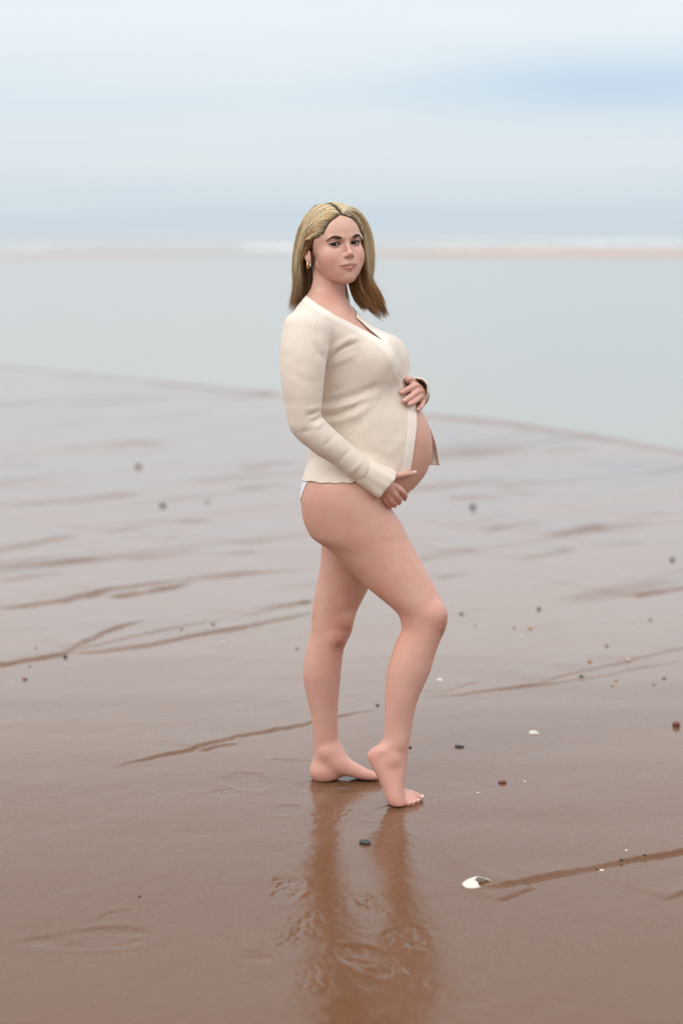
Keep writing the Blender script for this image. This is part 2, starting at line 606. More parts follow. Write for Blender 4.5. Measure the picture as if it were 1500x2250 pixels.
# head frame (millimetres: forward, her left, up; origin between the eyes' depth axis)
HYAW, HROLL, HPITCH = math.radians(29), math.radians(4.0), math.radians(6.0)
_f = np.array([math.sin(HYAW), -math.cos(HYAW), 0]); _l = np.array([math.cos(HYAW), math.sin(HYAW), 0]); _u = np.array([0, 0, 1.0])
_f, _u = _f * math.cos(HPITCH) + _u * math.sin(HPITCH), _u * math.cos(HPITCH) - _f * math.sin(HPITCH)
_l, _u = _l * math.cos(HROLL) + _u * math.sin(HROLL), _u * math.cos(HROLL) - _l * math.sin(HROLL)
HR = np.stack([_f, _l, _u], 1)               # columns
HO = P(728, 540.5, -.01)
HS = 0.001
MO = -3.0                                    # her mouth draws slightly to one side

def H(f, l, u):
    return HO + HR @ (np.array([f, l, u], float) * HS)

def to_head(V):
    return (V - HO) @ HR / HS

def head_field(g):
    def E(c, r, k, sub=False, R=None):
        g.ell(H(*c), np.array(r) * HS, HR if R is None else HR @ R, k * HS, sub)
    def C(a, b, ra, rb, k, sub=False):
        g.cone(H(*a), H(*b), ra * HS, rb * HS, k * HS, sub)
    E((-8, 0, 36), (97, 75, 79), 6)                       # cranium
    E((32, 0, 18), (57, 67, 62), 25)                      # brow and upper face
    E((31, 0, -41), (54, 58, 57), 25)                     # lower face
    for s in (-1, 1):
        C((16, s * 51, -52), (64, s * 14, -91), 10.5, 12.5, 22)   # jaw
        E((54, s * 39, -28), (26, 25, 24), 20)            # cheekbone
        E((54, s * 33.5, -48), (29, 26, 28), 20)            # full cheek
        E((56, s * 20, -74), (26, 20, 19), 18)            # beside the chin
    E((71, 0, -92.5), (17, 17, 14.5), 16)                     # chin
    E((67, 0, -60), (26, 29, 23), 18)                     # muzzle
    for s in (-1, 1):
        E((93, s * 32, 0), (16.5, 19, 13), 12, True)       # eye sockets
        C((87, s * 10, 15), (74, s * 44, 17), 7.0, 6.0, 10)  # brow ridge
    C((86, 0, 8), (99, -.5, -27), 5.6, 6.0, 8)             # nose bridge
    E((99.5, -1, -31), (10.5, 8.2, 8), 6)                 # tip
    for s in (-1, 1):
        E((91, s * 10.2, -35), (10, 6, 6.5), 5)           # alae
        E((96, s * 5.8, -41.5), (5, 3.0, 3.0), 2, True)    # nostrils
    C((95, 0, -38), (90, 0, -50), 5, 5, 6)                # columella
    for s in (-1, 1):                                     # lids
        E((71.5, s * 31.5, 0), (15.0, 16.0, 14.2), 3)
    for s in (-1, 1):
        C((91.5, s * 5 + MO, -59.0), (77, s * 29 + MO, -60.0), 3.8, 2.2, 6)     # upper lip
        C((90.5, s * 1 + MO, -69.5), (77, s * 28 + MO, -61.0), 5.4, 2.2, 6)     # lower lip
    for s in (-1, 1):
        C((94.5, MO, -64.3), (90.5, s * 13 + MO, -63.2), 1.0, .9, 3.0, True)   # parting of the lips
        C((90.5, s * 13 + MO, -63.2), (79, s * 29 + MO, -59.4), .9, .5, 2.4, True)
        E((82.5, s * 31.2, -1.4), (9, 16.4, 4.5), 1.2, True)        # eye opening
    # ears
    t = math.radians(18)
    for s in (-1, 1):
        Re = np.array([[math.cos(t), 0, -math.sin(t)], [0, 1, 0], [math.sin(t), 0, math.cos(t)]])
        E((-8, s * 76, -12), (17, 6.5, 31), 5, False, Re)
        E((-3, s * 82, -8), (9, 6, 18), 5, True, Re)
        E((-2, s * 75, -36), (8, 5.5, 9), 4)
    # neck
    g.cone(H(-24, 0, -45), P(712, 668, .008), .050, .054, .014)
    g.cone(P(718, 612, .000), P(724, 668, -.022), .036, .036, .02)

HEAD_LO = np.array([P(610, 500, 0)[0], YC - .22, P(700, 775)[2]])
HEAD_HI = np.array([P(870, 500, 0)[0], YC + .16, P(700, 430)[2]])

def upper_body(g, infl=0.0, kk=1.0, cloth=False):
    g.loft(TORSO, .01, infl)
    # breasts
    g.ell(P(832, 795, -.070), (pm(48), .062, pm(50)), None, .045 * kk, infl=infl)
    g.ell(P(842, 795, .040), (pm(55.5), .068, pm(58)), None, .045 * kk, infl=infl)
    # shoulders
    g.cone(P(703, 668, -.03), P(676, 712, -.115), .034, .044, .05, infl=infl)
    g.cone(P(715, 668, .03), P(738, 712, .13), .034, .044, .05, infl=infl)

def arms(g, infl=0.0, near=True, far=True, k=.022):
    if near:
        g.chain([p for p, r in ARM_N], [r for p, r in ARM_N], k, infl)
    if far:
        g.chain([p for p, r in ARM_F], [r for p, r in ARM_F], k, infl)

def feet(g):
    # far foot, flat on the sand
    zc = 0.0
    def G(px, row, dy, z):
        p = gpt(px, row); return np.array([p[0], YC + dy, z])
    for o, w in ((-.016, 1.0), (.016, 1.0)):
        g.chain([P(727, 1655, .119 + o * .5), P(752, 1680, .119 + o), P(782, 1694, .119 + o), P(806, 1702, .117 + o), P(832, 1706, .114 + o)],
                [.030, .026, .021, .016, .010], .02)
    g.ell(P(709, 1694, .120), (.0335, .031, .0265), None, .02)
    g.ell(P(716, 1652, .094), (.010, .009, .012), None, .020)          # ankle bones
    g.ell(P(864, 1668, -.154), (.012, .009, .014), None, .022)
    g.ell(P(751, 1362, .066), (.026, .016, .027), None, .026)          # kneecaps
    g.ell(P(742, 1398, .060), (.018, .010, .016), None, .024)
    g.ell(P(956, 1352, -.136), (.024, .026, .030), None, .026)
    # near foot: five toes under the raised ball
    tips = [((921.5, 1761), .0112), ((915, 1766), .0085), ((906, 1769.5), .0082), ((896, 1771), .0080), ((884, 1772), .0082)]
    roots = [(886, 1741, -.118), (884, 1746, -.128), (880, 1751, -.139), (876, 1755, -.150), (870, 1758, -.160)]
    for ((tx, tr), r), rt in zip(tips, roots):
        tip = gpt(tx, tr); tip[2] = r * .85
        rp = P(*rt)
        mid = (rp + tip) / 2 + np.array([0.002, 0, .003])
        g.chain([rp, mid, tip], [.0115, r * .98, r], .005)
    return tips

def legs(g, infl=0.0, feet_too=True):
    g.loft(FAR_LEG, .03, infl)
    g.loft(NEAR_LEG, .022, infl)
    if feet_too:
        feet(g)

# ------------------------------------------------------------------ hands (local fine grids)
def finger(g, pts, rads, k=.004):
    g.chain(pts, rads, k)

NEAR_HAND = {
    'fingers': [  # base .. tip with radii
        ([(867, 1067, -.142), (880, 1077, -.142), (889, 1088, -.122), (888.5, 1095.5, -.096)], [.0096, .0088, .0078, .0066]),
        ([(860, 1077, -.145), (870, 1089, -.144), (877, 1099, -.122), (876, 1104.5, -.096)], [.0098, .0090, .0081, .0068]),
        ([(851, 1084, -.143), (859, 1098, -.141), (866.5, 1107, -.121), (866, 1111, -.097)], [.0094, .0087, .0078, .0065]),
        ([(842, 1088, -.138), (848, 1101, -.135), (855, 1110, -.117), (856, 1114, -.098)], [.0086, .0078, .0070, .0060])],
    'thumb': ([(845, 1052, -.152), (866, 1046, -.150), (889, 1042, -.134), (907, 1039.5, -.113)], [.0122, .0096, .0086, .0074]),
}
FAR_HAND = {
    'fingers': [
        ([(920, 853, -.012), (911, 847.5, -.040), (896, 855, -.074), (882, 862.5, -.093)], [.0100, .0098, .0086, .0070]),
        ([(924, 862, -.014), (916, 860.5, -.044), (901, 872, -.082), (887.5, 881, -.103)], [.0100, .0098, .0088, .0072]),
        ([(926, 872, -.012), (921, 873, -.040), (910, 882, -.076), (898.5, 888.5, -.096)], [.0098, .0094, .0083, .0070]),
        ([(927, 880, -.008), (927, 885, -.030), (924, 894, -.052), (917.5, 900.5, -.066)], [.0088, .0084, .0074, .0062])],
    'thumb': ([(916, 850, .012), (905, 838, -.010), (899, 833.5, -.040), (894.5, 834, -.066)], [.0120, .0110, .0098, .0086]),
}

def hand_mesh(spec, palm_fn):
    allp = [P(*q) for c, r in spec['fingers'] for q in c] + [P(*q) for q in spec['thumb'][0]]
    A = np.array(allp)
    g = Grid(A.min(0) - .045, A.max(0) + .045, .0014, .012)
    palm_fn(g)
    for c, r in spec['fingers']:
        g.chain([P(*q) for q in c], r, .0045)
    c, r = spec['thumb']
    g.chain([P(*q) for q in c], r, .010)
    return g.mesh(2)

def near_palm(g):
    g.cone(P(826, 1056, -.158), P(846, 1066, -.150), .0215, .020, 0)
    for (q, r) in (((866, 1068, -.142), .0105), ((859, 1077, -.145), .0105), ((851, 1084, -.143), .0102), ((842, 1088, -.138), .0095)):
        g.cone(P(838, 1063, -.150), P(*q), .016, r, .012)

def far_palm(g):
    g.cone(P(920, 868, .060), P(922, 866, .012), .019, .018, 0)
    for (q, r) in (((920, 853, -.012), .0105), ((924, 862, -.014), .0105), ((926, 872, -.012), .0100), ((927, 880, -.008), .0092)):
        g.cone(P(922, 866, .022), P(*q), .015, r, .010)

# ------------------------------------------------------------------ skin
def build_skin():
    parts = []
    g = Grid((P(590, 1000)[0], YC - .29, -.012), (P(1000, 1000)[0], YC + .28, P(700, 740)[2]), .0030)
    upper_body(g, -.001)
    arms(g, -.010)
    legs(g)
    V, Q = g.mesh(2)
    px, py = project(V)
    pe = np.interp(py, [740, 822, 889, 906, 936, 981, 1034], [843, 885, 913, 915, 915, 910, 902])
    cov = sstep(1052, 1036, py) * np.maximum(np.maximum(sstep(-4, -16, px - pe), sstep(YC + .085, YC + .11, V[:, 1])), sstep(832, 822, py))
    cov = np.where((V[:, 1] < YC - .135) & (py > 960), 0, cov)
    V = V - normals(V, Q) * (.013 * cov)[:, None]
    parts.append((V, Q))
    g = Grid(HEAD_LO, HEAD_HI, .0016)
    upper_body(g, -.001)
    head_field(g)
    V, Q = g.mesh(1)
    # keep it above the first grid
    Zc = P(700, 742)[2]
    keep = (V[Q][:, :, 2].mean(1) > Zc - .004)
    ax = g.ax
    inx = (V[:, 0] > ax[0][0] + .004) & (V[:, 0] < ax[0][-1] - .004) & (V[:, 1] > ax[1][0] + .004) & (V[:, 1] < ax[1][-1] - .004)
    keep &= inx[Q].all(1)
    V, Q = compact(V, Q[keep])
    parts.append((V, Q))
    parts.append(hand_mesh(NEAR_HAND, near_palm))
    parts.append(hand_mesh(FAR_HAND, far_palm))
    return parts

def paint_skin(V, nrm, part):
    """natural skin colour: flush at cheeks, nose, knees, knuckles, heels; lips; sand stuck to the knees; painted shading on cheek and jaw"""
    px, py = project(V)
    base = np.array([0.68, 0.385, 0.295])
    C = np.tile(base, (len(V), 1))
    sx, sy = px * .05, py * .05
    mott = vnoise(sx, sy, 3) * .5 + vnoise(sx * 2.3, sy * 2.3, 4) * .3
    C *= (1 + .05 * mott)[:, None]
    C[:, 1:] *= (1 + .06 * vnoise(sx * 1.1 + 9, sy * .8, 6))[:, None]
    def blend(col, w):
        nonlocal C
        w = np.clip(w, 0, 1)[:, None]
        C = C * (1 - w) + np.array(col) * w
    flush = (0.64, 0.245, 0.185)
    if part == 'head':
        h = to_head(V)
        gs = lambda c, r: np.exp(-(((h - np.array(c)) / np.array(r)) ** 2).sum(1))
        blend((0.715, 0.43, 0.325), .7 * sstep(-150, -100, h[:, 2]) )
        for s in (-1, 1):
            blend(flush, .62 * gs((62, s * 48, -40), (42, 18, 19)))
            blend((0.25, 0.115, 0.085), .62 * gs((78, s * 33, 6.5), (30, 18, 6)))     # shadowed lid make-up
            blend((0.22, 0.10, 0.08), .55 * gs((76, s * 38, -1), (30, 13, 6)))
        for s in (-1, 1):                     # darker cheek and jaw: side shading painted into the skin colour
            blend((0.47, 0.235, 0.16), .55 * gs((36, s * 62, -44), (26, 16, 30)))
        blend(flush, .40 * gs((104, 0, -33), (14, 13, 10)))
        # lips
        lw = np.abs(h[:, 1] - MO)
        up = (h[:, 2] > -69) ; 
        top = -56.5 - 4.5 * (lw / 29) ** 1.7 + 1.0 * np.exp(-((lw - 6) / 4) ** 2)
        bot = -75.5 + 13.0 * (lw / 29) ** 2.2
        wl = sstep(top + 1.2, top - 1.2, h[:, 2]) * sstep(bot - 1.5, bot + 1.5, h[:, 2]) * (lw < 29.5) * (h[:, 0] > 66)
        blend((0.46, 0.165, 0.15), .85 * wl)
        ml = -64.6 + 5.0 * (lw / 29) ** 2
        blend((0.62, 0.52, 0.46), .85 * np.exp(-((h[:, 2] - ml - .2) / 1.1) ** 2) * sstep(11, 6, lw) * (h[:, 0] > 76))
        blend((0.15, 0.045, 0.04), (.30 + .60 * sstep(5, 13, lw)) *  np.exp(-((h[:, 2] - ml) / 1.2) ** 2) * (lw < 29) * (h[:, 0] > 72))
        blend((0.10, 0.03, 0.025), .8 * gs((96, 6, -41.5), (5, 3.2, 3.2)) + .8 * gs((96, -6, -41.5), (5, 3.2, 3.2)))
        # scalp under the hair
        hl = hairline(h)
        blend((0.085, 0.052, 0.030), sstep(-1, 10, hl))
    if part == 'body':
        g2 = lambda cx, cy, rx, ry: np.exp(-((px - cx) / rx) ** 2 - ((py - cy) / ry) ** 2)
        near = V[:, 1] < YC
        nl = near.astype(float); fl = 1 - nl
        blend(flush, .38 * g2(965, 1350, 28, 45) * nl + .30 * g2(870, 1390, 40, 60) * nl)
        blend(flush, .55 * g2(745, 1420, 26, 60) * fl * sstep(700, 740, px))
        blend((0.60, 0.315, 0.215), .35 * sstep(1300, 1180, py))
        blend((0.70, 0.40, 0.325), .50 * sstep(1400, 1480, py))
        blend((0.70, 0.30, 0.17), .45 * g2(868, 1392, 26, 46) * nl + .30 * g2(835, 1300, 30, 30) * nl + .3 * g2(855, 1470, 12, 60) * nl)
        blend(flush, .18 * sstep(1560, 1720, py))
        blend(flush, .50 * g2(815, 1660, 18, 22) + .5 * g2(870, 1764, 36, 14) + .4 * g2(700, 1705, 20, 12) * fl)
        # sand grains clinging to the knees
        gr = (vnoise(px * .9, py * .9, 9) > .25) * (vnoise(px * .09, py * .09, 10) > -.35)
        blend((0.20, 0.085, 0.045), .75 * gr * np.clip(1.6 * g2(974, 1395, 9, 32) * nl + 1.3 * g2(752, 1412, 20, 30) * fl * (nrm[:, 0] > .1), 0, 1))
        blend((0.34, 0.15, 0.10), .5 * g2(757, 1383, 16, 10) * fl)
    if part == 'hand':
        blend(flush, .22 * np.ones(len(V)))
    return C

def hairline(h):
    """>0 where hair grows, in head millimetres"""
    f, l, u = h[:, 0], np.abs(h[:, 1]), h[:, 2]
    ang = np.arctan2(u - 10, f + 5)          # side angle
    # front limit falls back from brow centre to the ear
    lim = 64 - .00 * l
    front = (u - (66 - .0035 * l ** 2 - .30 * l)) * .6 + (-(f - 62)) * .55 + .30 * np.maximum(l - 38, 0)
    back = -(f + 2)
    v = np.where(u > 20, front, np.minimum(-(f - 40 + (20 - u) * .75), 30))
    v = np.where(u < -10, np.minimum(v, -(f + 36)), v)
    v = np.where(u < -75, -10, v)
    return v

def mat_skin():
    m, nt, b = principled('skin', (0.6, 0.35, 0.25), 0.42, 0.45)
    a = attr(nt, 'col')
    co = obj_coord(nt)
    n = noise_node(nt, 900, 2, .6, co)
    n2 = noise_node(nt, 38, 5, .65, co)
    c = mix_rgb(nt, math_node(nt, 'MULTIPLY', math_node(nt, 'SUBTRACT', n2, .40, clamp=True), .75), a.outputs['Color'],
                (0.55, 0.25, 0.18))
    L(nt, c, b.inputs['Base Color'])
    b.inputs['Subsurface Weight'].default_value = 0.16
    b.inputs['Subsurface Radius'].default_value = (1.0, 0.35, 0.2)
    b.inputs['Subsurface Scale'].default_value = 0.008
    L(nt, bump(nt, n, .25, .0006), b.inputs['Normal'])
    return m

MAT = {}
MAT['skin'] = mat_skin()

person = empty('person', tuple(gpt(770, 1725)))
tag(person, 'barefoot pregnant person with long blonde hair in ribbed cream cardigan cradling the bare belly', 'person')
PINV = Matrix.Translation(-person.location)
POFF = np.array(person.location)

def pobj(name, V, F, mat, parent=None, smooth=True, cols=None, **fl):
    me = mesh_from(name, np.asarray(V) - POFF, F, smooth)
    if cols is not None:
        add_color(me, 'col', cols)
    for k, v in fl.items():
        add_float(me, k, v)
    return new_obj(name, me, mat, parent if parent is not None else person)

def finish_skin():
    parts = build_skin()
    Vs, Qs, Cs, off = [], [], [], 0
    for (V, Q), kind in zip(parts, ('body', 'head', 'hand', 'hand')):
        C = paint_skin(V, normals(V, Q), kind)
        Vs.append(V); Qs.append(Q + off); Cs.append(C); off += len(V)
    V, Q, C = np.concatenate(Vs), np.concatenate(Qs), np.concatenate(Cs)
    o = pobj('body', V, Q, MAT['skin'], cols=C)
    return o, parts

body, SKIN_PARTS = finish_skin()
HEAD_V, HEAD_Q = SKIN_PARTS[1]
HEAD_BVH = BVHTree.FromPolygons([tuple(v) for v in HEAD_V], [tuple(int(i) for i in q) for q in HEAD_Q])

# ---- eyes
def build_eyes():
    m, nt, b = principled('eye', (0.7, 0.68, 0.66), 0.15, 0.25)
    L(nt, attr(nt, 'col').outputs['Color'], b.inputs['Base Color'])
    b.inputs['Coat Weight'].default_value = 0.12
    b.inputs['Coat Roughness'].default_value = 0.03
    lash, _, _ = principled('eyelash', (0.018, 0.011, 0.009), 0.6, 0.2)
    brow, nt2, b2 = principled('eyebrow', (0.05, 0.026, 0.017), 0.7, 0.15)
    L(nt2, mix_rgb(nt2, noise_node(nt2, 700, 2, .6, obj_coord(nt2)), (0.026, 0.014, 0.010), (0.085, 0.046, 0.031)), b2.inputs['Base Color'])
    camv = np.array([0, 0, CAM_Z])
    for s in (-1, 1):
        c = H(70.6, s * 31.5, -.2); r = .0134
        gz = camv - c; gz = gz / np.linalg.norm(gz)
        gz = gz + .10 * HR[:, 0]; gz /= np.linalg.norm(gz)
        bm = bmesh.new()
        bmesh.ops.create_uvsphere(bm, u_segments=40, v_segments=28, radius=r)
        me = bpy.data.meshes.new('eye')
        bm.to_mesh(me); bm.free()
        V = np.empty(len(me.vertices) * 3, dtype=np.float32); me.vertices.foreach_get('co', V); V = V.reshape(-1, 3)
        d = (V / r) @ gz
        ang = np.arccos(np.clip(d, -1, 1))
        C = np.tile(np.array([0.40, 0.35, 0.33]), (len(V), 1))
        C[ang < .56] = (0.02, 0.018, 0.016)
        C[ang < .48] = (0.048, 0.034, 0.024)
        C[ang < .23] = (0.004, 0.004, 0.004)
        V2 = V + np.outer((ang < .56) * .0004, gz)
        Fq = [tuple(p.vertices) for p in me.polygons]
        bpy.data.meshes.remove(me)
        pobj('eye', V2 + c, Fq, m, cols=C)
        # lashes along the upper lid edge, a soft dark wedge
        pts, rr = [], []
        for t in np.linspace(-1, 1, 13):
            lx = s * (31.4 + t * 16.8)
            uz = -1.4 + 4.9 * (1 - abs(t) ** 2.2) - .8 * (t < 0) * abs(t) + .6 * max(t, 0)
            fx = 70.8 + math.sqrt(max(15.6 ** 2 - (lx - s * 31.5) ** 2 * .96 - uz ** 2, 4))
            pts.append(H(fx + .3, lx, uz)); rr.append((.0016 * (1 - .45 * abs(t) ** 3), .0014 + .0006 * t))
        V, F = tube(np.array(pts), np.array(rr), 6)
        pobj('eyelash', V, F, lash)
        pts, rr = [], []
        for t in np.linspace(-1, 1, 9):
            lx = s * (31.2 + t * 15.8)
            uz = -1.8 - 4.2 * (1 - abs(t) ** 2.2)
            fx = 70.8 + math.sqrt(max(15.0 ** 2 - (lx - s * 31.5) ** 2 * .96 - uz ** 2, 4))
            pts.append(H(fx, lx, uz)); rr.append(.00042)
        V, F = tube(np.array(pts), np.array(rr), 5)
        pobj('eyelash', V, F, lash)
        # brow laid on the surface
        pts, rr = [], []
        for t in np.linspace(0, 1, 15):
            lx = s * (12.5 + 44 * t)
            uz = 13.5 + 4.8 * math.sin(math.pi * min(t / .66, 1.0) * .5) - 7.5 * max(t - .66, 0) / .34
            o = H(140, lx, uz); dirv = Vector(-HR[:, 0] - HR[:, 1] * s * .35)
            hit = HEAD_BVH.ray_cast(Vector(o + HR[:, 1] * s * .35 * .06), dirv.normalized())
            p = np.array(hit[0]) if hit[0] is not None else H(82, lx, uz)
            pts.append(p)
            w = .0047 * (1 - .75 * max(t - .30, 0) / .70) * (min(t / .16, 1) * .6 + .4)
            rr.append((.0011, w))
        V = np.array(pts)
        # flat strip following the skin, w tall
        T = np.gradient(V, axis=0)
        rows = []
        for i, p in enumerate(V):
            up = HR[:, 2]; n = np.cross(T[i], up) * -s; n /= np.linalg.norm(n)
            w = rr[i][1]
            for a in np.linspace(0, 2 * math.pi, 8, endpoint=False):
                rows.append(p + up * math.cos(a) * w + HR[:, 0] * math.sin(a) * .0016)
        F = []
        m8 = 8
        for i in range(len(V) - 1):
            for j in range(m8):
                a, b_ = i * m8 + j, i * m8 + (j + 1) % m8
                F.append((a, b_, b_ + m8, a + m8))
        F.append(tuple(range(m8))); F.append(tuple(range((len(V) - 1) * m8, len(V) * m8)))
        pobj('eyebrow', np.array(rows), F, brow)

build_eyes()

# ------------------------------------------------------------------ cardigan
def mat_knit(name, color, groove):
    m, nt, b = principled(name, color, 0.85, 0.15)
    rib = attr(nt, 'rib').outputs['Fac']
    amt = attr(nt, 'ribamt').outputs['Fac']
    w = math_node(nt, 'MULTIPLY', math_node(nt, 'ADD', math_node(nt, 'SINE', math_node(nt, 'MULTIPLY', rib, 2 * math.pi)), 1.0), .5)
    w = math_node(nt, 'POWER', w, .7)
    co = obj_coord(nt)
    fine = noise_node(nt, 420, 3, .6, co)
    big = noise_node(nt, 9, 3, .6, co)
    k = mix_rgb(nt, math_node(nt, 'MULTIPLY', math_node(nt, 'SUBTRACT', 1.0, w), amt), color, groove)
    k2 = mix_rgb(nt, math_node(nt, 'MULTIPLY', fine, .22), k, (color[0] * .72, color[1] * .68, color[2] * .62))
    k3 = mix_rgb(nt, math_node(nt, 'MULTIPLY', math_node(nt, 'SUBTRACT', big, .35, clamp=True), .25), k2, (color[0] * .86, color[1] * .82, color[2] * .76))
    L(nt, k3, b.inputs['Base Color'])
    b.inputs['Sheen Weight'].default_value = 0.25
    b.inputs['Sheen Roughness'].default_value = 0.5
    h = math_node(nt, 'ADD', math_node(nt, 'MULTIPLY', w, amt), math_node(nt, 'MULTIPLY', fine, .25))
    L(nt, bump(nt, h, .55, .0012), b.inputs['Normal'])
    return m

MAT['knit'] = mat_knit('cream_knit', (0.89, 0.785, 0.685), (0.70, 0.565, 0.445))

def seg_dist(V, pts, rads):
    q = catmull(np.column_stack([pts, rads]), (len(pts) - 1) * 4 + 1)
    d = np.full(len(V), 9.0); ang_t = np.zeros(len(V))
    best = np.zeros(len(V), dtype=int)
    for i in range(len(q) - 1):
        a, b = q[i, :3], q[i + 1, :3]
        ab = b - a; t = np.clip(((V - a) @ ab) / (ab @ ab), 0, 1)
        dd = np.linalg.norm(V - a - t[:, None] * ab, axis=1) - (q[i, 3] + (q[i + 1, 3] - q[i, 3]) * t)
        m = dd < d
        d[m] = dd[m]; best[m] = i
    return d, best, q

def limb_angle(V, q):
    """angle around a limb axis, frame carried along the limb, plus arc position"""
    path = q[:, :3]
    T = np.gradient(path, axis=0); T /= np.linalg.norm(T, axis=1)[:, None]
    u = np.cross(T[0], [0, 1.0, 0]); u /= np.linalg.norm(u)
    U = []
    for i in range(len(path)):
        u = u - T[i] * (u @ T[i]); u /= np.linalg.norm(u); U.append(u.copy())
    U = np.array(U); W = np.cross(T, U)
    # smooth frame at the nearest axis point
    d2 = ((V[:, None, :] - path[None, :, :]) ** 2).sum(2)
    wgt = np.exp(-(d2 - d2.min(1, keepdims=True)) / (.012 ** 2)); wgt /= wgt.sum(1, keepdims=True)
    c = wgt @ path; uu = wgt @ U; ww = wgt @ W
    r = V - c
    return np.arctan2((r * ww).sum(1), (r * uu).sum(1))

def loft_dist(V, T):
    g = lambda n: np.interp(V[:, 2], T['z'], T[n])
    u, v = V[:, 0] - g('cx'), V[:, 1] - g('cy')
    a, b = g('a'), g('b')
    k0 = np.sqrt((u / a) ** 2 + (v / b) ** 2); k1 = np.sqrt((u / a ** 2) ** 2 + (v / b ** 2) ** 2) + 1e-9
    return k0 * (k0 - 1) / k1

def poly_dist(px, py, pts):
    pts = np.array(pts, float)
    d = np.full(len(px), 1e9); tt = np.zeros(len(px)); n = len(pts) - 1
    for i in range(n):
        a, b = pts[i], pts[i + 1]; ab = b - a
        t = np.clip(((px - a[0]) * ab[0] + (py - a[1]) * ab[1]) / (ab @ ab), 0, 1)
        dd = np.hypot(px - a[0] - t * ab[0], py - a[1] - t * ab[1])
        m = dd < d
        d[m] = dd[m]; tt[m] = (i + t[m]) / n
    return d, tt

NECK_NEAR = [(640, 640), (665, 644), (700, 670), (737, 693), (776, 712.5), (812, 732), (843, 749)]
NECK_FAR = [(757, 676), (784, 697), (812, 722), (843, 749)]
PLACKET = [(843, 749), (860, 766), (877, 796), (885, 822), (904, 858), (913, 889), (915, 906), (915.5, 936), (910, 981), (902, 1034), (898, 1060)]
FOLDS = [  # photo polyline, height mm, half-width px
    ([(714, 800), (730, 783), (752, 766), (785, 752)], -5.5, 5), ([(712, 788), (735, 764), (765, 746), (790, 742)], 4.5, 8),
    ([(716, 806), (745, 794), (780, 778)], 3.5, 8), ([(706, 842), (722, 822), (735, 800)], -2.5, 6),
    ([(702, 885), (740, 881), (785, 868), (835, 848)], -8, 10), ([(700, 899), (740, 896), (785, 884), (815, 870)], 5, 8),
    ([(703, 917), (740, 911), (775, 897), (802, 880)], -7, 7), ([(706, 930), (745, 925), (785, 911), (812, 893)], 4.5, 8),
    ([(712, 868), (735, 858), (760, 850)], -3, 7), ([(760, 945), (790, 930), (820, 900)], -2.5, 12),
    ([(690, 1010), (705, 1035), (712, 1060)], -2.5, 9), ([(740, 1020), (748, 1060)], 2.5, 10), ([(800, 990), (835, 1000), (865, 1030)], -2.5, 10),
    ([(845, 1000), (870, 985), (885, 960)], 2.0, 12), ([(880, 770), (868, 800), (850, 830)], -2.0, 8)]
SLEEVE_FOLDS = [([(705, 902), (693, 908), (676, 914)], -4, 4.5), ([(708, 914), (697, 922), (682, 928)], -4, 4.5), ([(704, 893), (690, 897), (672, 900)], 2.5, 6),
                ([(712, 926), (700, 936), (688, 941)], 2.5, 5), ([(716, 792), (700, 775), (690, 752)], -3.5, 7), ([(640, 820), (665, 835), (700, 842)], -1.5, 10),
                ([(735, 955), (725, 968), (712, 980)], -2.0, 6), ([(770, 987), (756, 1002), (742, 1018)], -2.0, 6), ([(655, 950), (675, 948), (695, 940)], -2.0, 6),
                ([(795, 1012), (782, 1026), (770, 1040)], 2.0, 5)]

